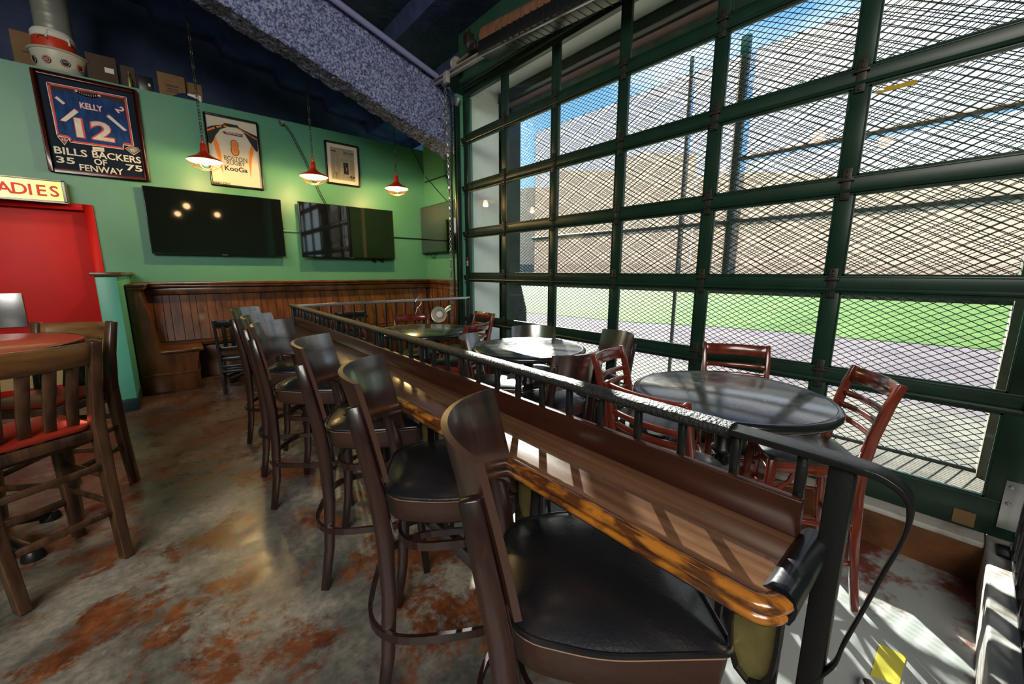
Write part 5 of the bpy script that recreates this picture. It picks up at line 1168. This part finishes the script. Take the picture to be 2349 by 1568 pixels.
for k_ in range(4):
    a_ = D2R(-44)+k_*PI/2; c_, s_ = math.cos(a_), math.sin(a_)
    m = MB(); m.sweep([(0.03*c_, 0.03*s_, 0.11), (0.12*c_, 0.12*s_, 0.10), (0.22*c_, 0.22*s_, 0.06), (0.29*c_, 0.29*s_, 0.035)], [(-0.028, -0.02), (0.028, -0.02), (0.028, 0.02), (-0.028, 0.02)], side=(-s_, c_, 0)); ft = m.build('foot', IRON, t, bevel=0.006)
    m = MB(); m.lathe([(0, 0.05), (0.03, 0.045), (0.042, 0.025), (0.045, 0.0), (0, 0)], (0.30*c_, 0.30*s_, 0), 14); m.build('toe', IRON, ft, smooth=True)

# black chairs and low tables by the booth
GB = 'low black slat chairs facing the booth'
b0 = slat_chair('low black slat-back chair beside the end of the counter stools', GB, H=0.44, TOP=0.86, mt_=BLACKW, seatm=None, mt_top=BLACKW)
place(b0, 0.50, 5.52, 0.12, 1, 0.225)
b1 = copy_tree(b0); b1['label'] = 'low black slat-back chair seen through both railings'; place(b1, 1.84, 5.62, 0.1, 1)
def booth_table(label, x_, y_, w_, d_):
    t = thing('booth_table', label, 'table', (x_, y_, 0), 0, 'low black booth tables')
    m = MB(); m.b2((-w_/2, -d_/2, 0.72), (w_/2, d_/2, 0.755)); m.build('tabletop', TABLEE, t, bevel=0.006)
    m = MB(); m.lathe([(0.06, 0.72), (0.035, 0.70), (0.035, 0.12), (0.05, 0.08)], (0, 0, 0), 16); m.build('column', IRON, t, smooth=True)
    for k_ in range(4):
        a_ = PI/4+k_*PI/2; c_, s_ = math.cos(a_), math.sin(a_)
        m = MB(); m.sweep([(0.03*c_, 0.03*s_, 0.09), (0.14*c_, 0.14*s_, 0.07), (0.27*c_, 0.27*s_, 0.02)], [(-0.025, -0.016), (0.025, -0.016), (0.025, 0.016), (-0.025, 0.016)], side=(-s_, c_, 0)); m.build('foot', IRON, t, bevel=0.004)
booth_table('low black table in front of the booth beside the first black chair', 0.62, 6.14, 0.60, 0.55)
booth_table('low black table in front of the booth behind the thin rod railing', 1.86, 6.18, 0.66, 0.55)

# ------------------------------------------------------------------ outside
m = MB(); m.b2((3.42, -6, -0.3), (4.2, 9, 0.0)); m.b2((4.2, -30, -0.3), (5.9, 30, -0.005)); tag(m.build('ground_patio', CONC), kind='structure')
gp = [(9.84, 6.25), (10.72, 4.34), (11.0, 2.9), (11.04, 1.64), (11.25, 0.6), (11.45, -0.4), (12.5, -6), (16, -30)]
m = MB(); m.prism([(5.9, -60), (5.9, 60), (9.0, 60), (9.1, 12)]+gp+[(18, -60)], -0.3, -0.01, 'Z'); tag(m.build('ground_track', DIRT), kind='structure')
m = MB(); m.prism([(9.0, 60), (9.1, 12)]+gp+[(18, -60), (160, -60), (160, 200), (9.0, 200)], -0.3, 0.0, 'Z'); tag(m.build('ground_field', GRASS), kind='structure')
# reveal and structure over the opening
m = MB(); m.b2((3.3, 4.75, -0.2), (3.86, 4.95, 4.3)); tag(m.build('wall_reveal', PLASTER), kind='structure')
m = MB(); m.b2((3.86, 4.74, -0.2), (4.21, 5.2, 4.3)); m.add([(3.86, 4.73, 0), (4.21, 4.73, 0), (4.35, 4.73, 0), (4.35, 4.73, 0.8), (4.21, 4.73, 1.25), (3.86, 4.73, 1.25), (3.86, 4.8, 0), (4.21, 4.8, 0), (4.35, 4.8, 0), (4.35, 4.8, 0.8), (4.21, 4.8, 1.25), (3.86, 4.8, 1.25)], [(0, 1, 2, 3, 4, 5), (11, 10, 9, 8, 7, 6), (2, 8, 9, 3), (3, 9, 10, 4)])
tag(m.build('trim_5', DOORG), kind='structure')
m = MB(); m.b2((3.3, -0.6, 3.86), (3.80, 4.75, 4.1)); tag(m.build('ceiling_soffit', PLASTER), kind='structure')
m = MB(); m.b2((3.80, -0.6, 3.74), (3.84, 4.75, 4.1)); m.b2((3.78, -0.6, 3.735), (3.90, 4.75, 3.75)); bmo = tag(m.build('trim_6', DOORG, bevel=0.003), kind='structure')
m = MB(); m.b2((3.88, -0.6, 3.72), (4.02, 4.75, 3.80)); m.build('brown_flange', BROWNST, bmo)
m = MB(); m.b2((4.02, -0.6, 3.655), (4.30, 4.75, 4.3)); m.build('mottled_beam', TEALM, bmo)
m = MB(); m.b2((4.10, -1.2, -0.2), (4.4, -0.17, 4.3)); tag(m.build('wall_pier', CONC), kind='structure')

def mesh_screen(X, y0, y1, z0, z1, pw, ph, sw, th):
    m = MB(); sl = ph/pw; n = int(((y1-y0)+(z1-z0)/sl)/pw)+2
    for sgn in (1, -1):
        for k_ in range(-1, n+1):
            # line: z = z0 + sgn*sl*(y - c)
            if sgn == 1: c_ = y0-(z1-z0)/sl+k_*pw; ya, yb__ = c_, c_+(z1-z0)/sl; za_, zb__ = z0, z1
            else: c_ = y0+k_*pw; ya, yb__ = c_, c_-(z1-z0)/sl; za_, zb__ = z0, z1
            # clip to y range
            pts = [(ya, za_), (yb__, zb__)]
            (A, ZA), (B, ZB) = pts
            lo_, hi_ = (A, B) if A < B else (B, A)
            if hi_ < y0 or lo_ > y1: continue
            def clipy(yc): return ZA+(ZB-ZA)*(yc-A)/(B-A)
            if A < y0: A2, ZA2 = y0, clipy(y0)
            elif A > y1: A2, ZA2 = y1, clipy(y1)
            else: A2, ZA2 = A, ZA
            if B < y0: B2, ZB2 = y0, clipy(y0)
            elif B > y1: B2, ZB2 = y1, clipy(y1)
            else: B2, ZB2 = B, ZB
            if abs(A2-B2) < 1e-4: continue
            m.bar((X, A2, ZA2), (X, B2, ZB2), sw, th, up=(1, 0, 0))
    return m
t = thing('mesh_screen', 'dark diamond steel mesh screen outside the whole garage door', 'screen', (4.22, 2.3, 0.02))
o = mesh_screen(4.22, -0.17, 4.74, 0.02, 3.655, 0.080, 0.0455, 0.0052, 0.003).build('mesh', MESHM, t, world=True); o['kind'] = 'stuff'
m = MB(); m.b2((4.23, -0.17, 1.185), (4.26, 4.74, 1.225)); m.build('cross_rail', GREYP, t, world=True)
for zz, mt_ in ((0.0, GREYP),): m = MB(); m.b2((4.21, -0.17, zz), (4.24, 4.74, zz+0.02)); m.build('frame_rail', mt_, t, world=True)
t = thing('gate_panel', 'coarser weathered mesh gate hanging behind the first screen', 'screen', (4.42, 2.2, 1.33))
o = mesh_screen(4.42, -0.17, 4.66, 1.34, 3.47, 0.100, 0.060, 0.0065, 0.003).build('mesh', MESH2M, t, world=True); o['kind'] = 'stuff'
m = MB(); m.b2((4.40, -0.17, 1.31), (4.44, 4.68, 1.345)); m.build('frame_rail', TEALP, t, world=True)
m = MB(); m.b2((4.445, -0.17, 1.34), (4.447, 4.66, 3.47)); tag(m.build('net_sheet', NETM, t, world=True), 'thin pale net backing')
t = thing('fence_frame', 'teal and grey pipe fence frame standing just outside the mesh', 'fence', (4.5, 2.0, 0))
for zz, r_, mt_, nm in ((1.92, 0.026, TEALP, 'rail'), (2.52, 0.022, GREYP, 'rail')):
    ya, yb2 = (4.74, -0.17) if zz < 2 else (1.80, -0.17)
    m = MB(); m.tube([(4.48, yb2, zz), (4.48, ya, zz)], r_, 10, side=(0, 0, 1)); m.build(nm, mt_, t, world=True, smooth=True)
m = MB(); m.b2((4.46, 2.28, 0.0), (4.49, 2.31, 3.65)); m.build('post', GREYP, t, world=True)
m = MB(); m.b2((4.47, 1.73, 1.30), (4.52, 1.81, 3.65)); m.build('post', TEALP, t, world=True)

# far grandstand
t = thing('grandstand', 'tan grandstand building across the ball field', 'building', (85, 20, 0))
def stand_block(pxs, pys, dist, deep=12):
    pts = []
    for px, py in zip(pxs, pys):
        r_ = ray(px, py); h_ = math.hypot(r_.x, r_.y); k_ = dist/h_; pts.append((r_.x*k_, r_.y*k_, HCAM+r_.z*k_))
    m = MB(); n = len(pts)
    for k_ in (1.0, 1.0+deep/dist):
        for x_, y_, z_ in pts: m.v.append(Vector((x_*k_, y_*k_, 0))); m.v.append(Vector((x_*k_, y_*k_, z_)))
    for i_ in range(n-1):
        a_, b_, c_, d_ = 2*i_, 2*i_+1, 2*i_+3, 2*i_+2; o_ = 2*n
        m.f += [(a_, d_, c_, b_), (a_+o_, b_+o_, c_+o_, d_+o_), (b_, c_, c_+o_, b_+o_)]
    m.f += [(0, 1, 1+2*n, 2*n), (2*n-2, 4*n-2, 4*n-1, 2*n-1)]
    return m
stand_block((1150, 1215, 1280), (440, 430, 430), 84).build('block', STAND, t, world=True)
stand_block((1275, 1345, 1416), (391, 391, 391), 80).build('block', STAND, t, world=True)
stand_block((1430, 1500, 1600), (360, 350, 352), 78).build('block', STAND, t, world=True)
stand_block((1600, 1680, 1760), (405, 398, 394), 82).build('block', STAND, t, world=True)
stand_block((1720, 1810, 1900, 2000, 2120, 2240, 2360, 2520, 2800), (394, 397, 400, 398, 394, 388, 380, 372, 360), 76).build('block', STAND, t, world=True)
stand_block(range(1100, 2900, 100), [606]*18, 73, 0.6).build('boundary_wall', STANDD, t, world=True)
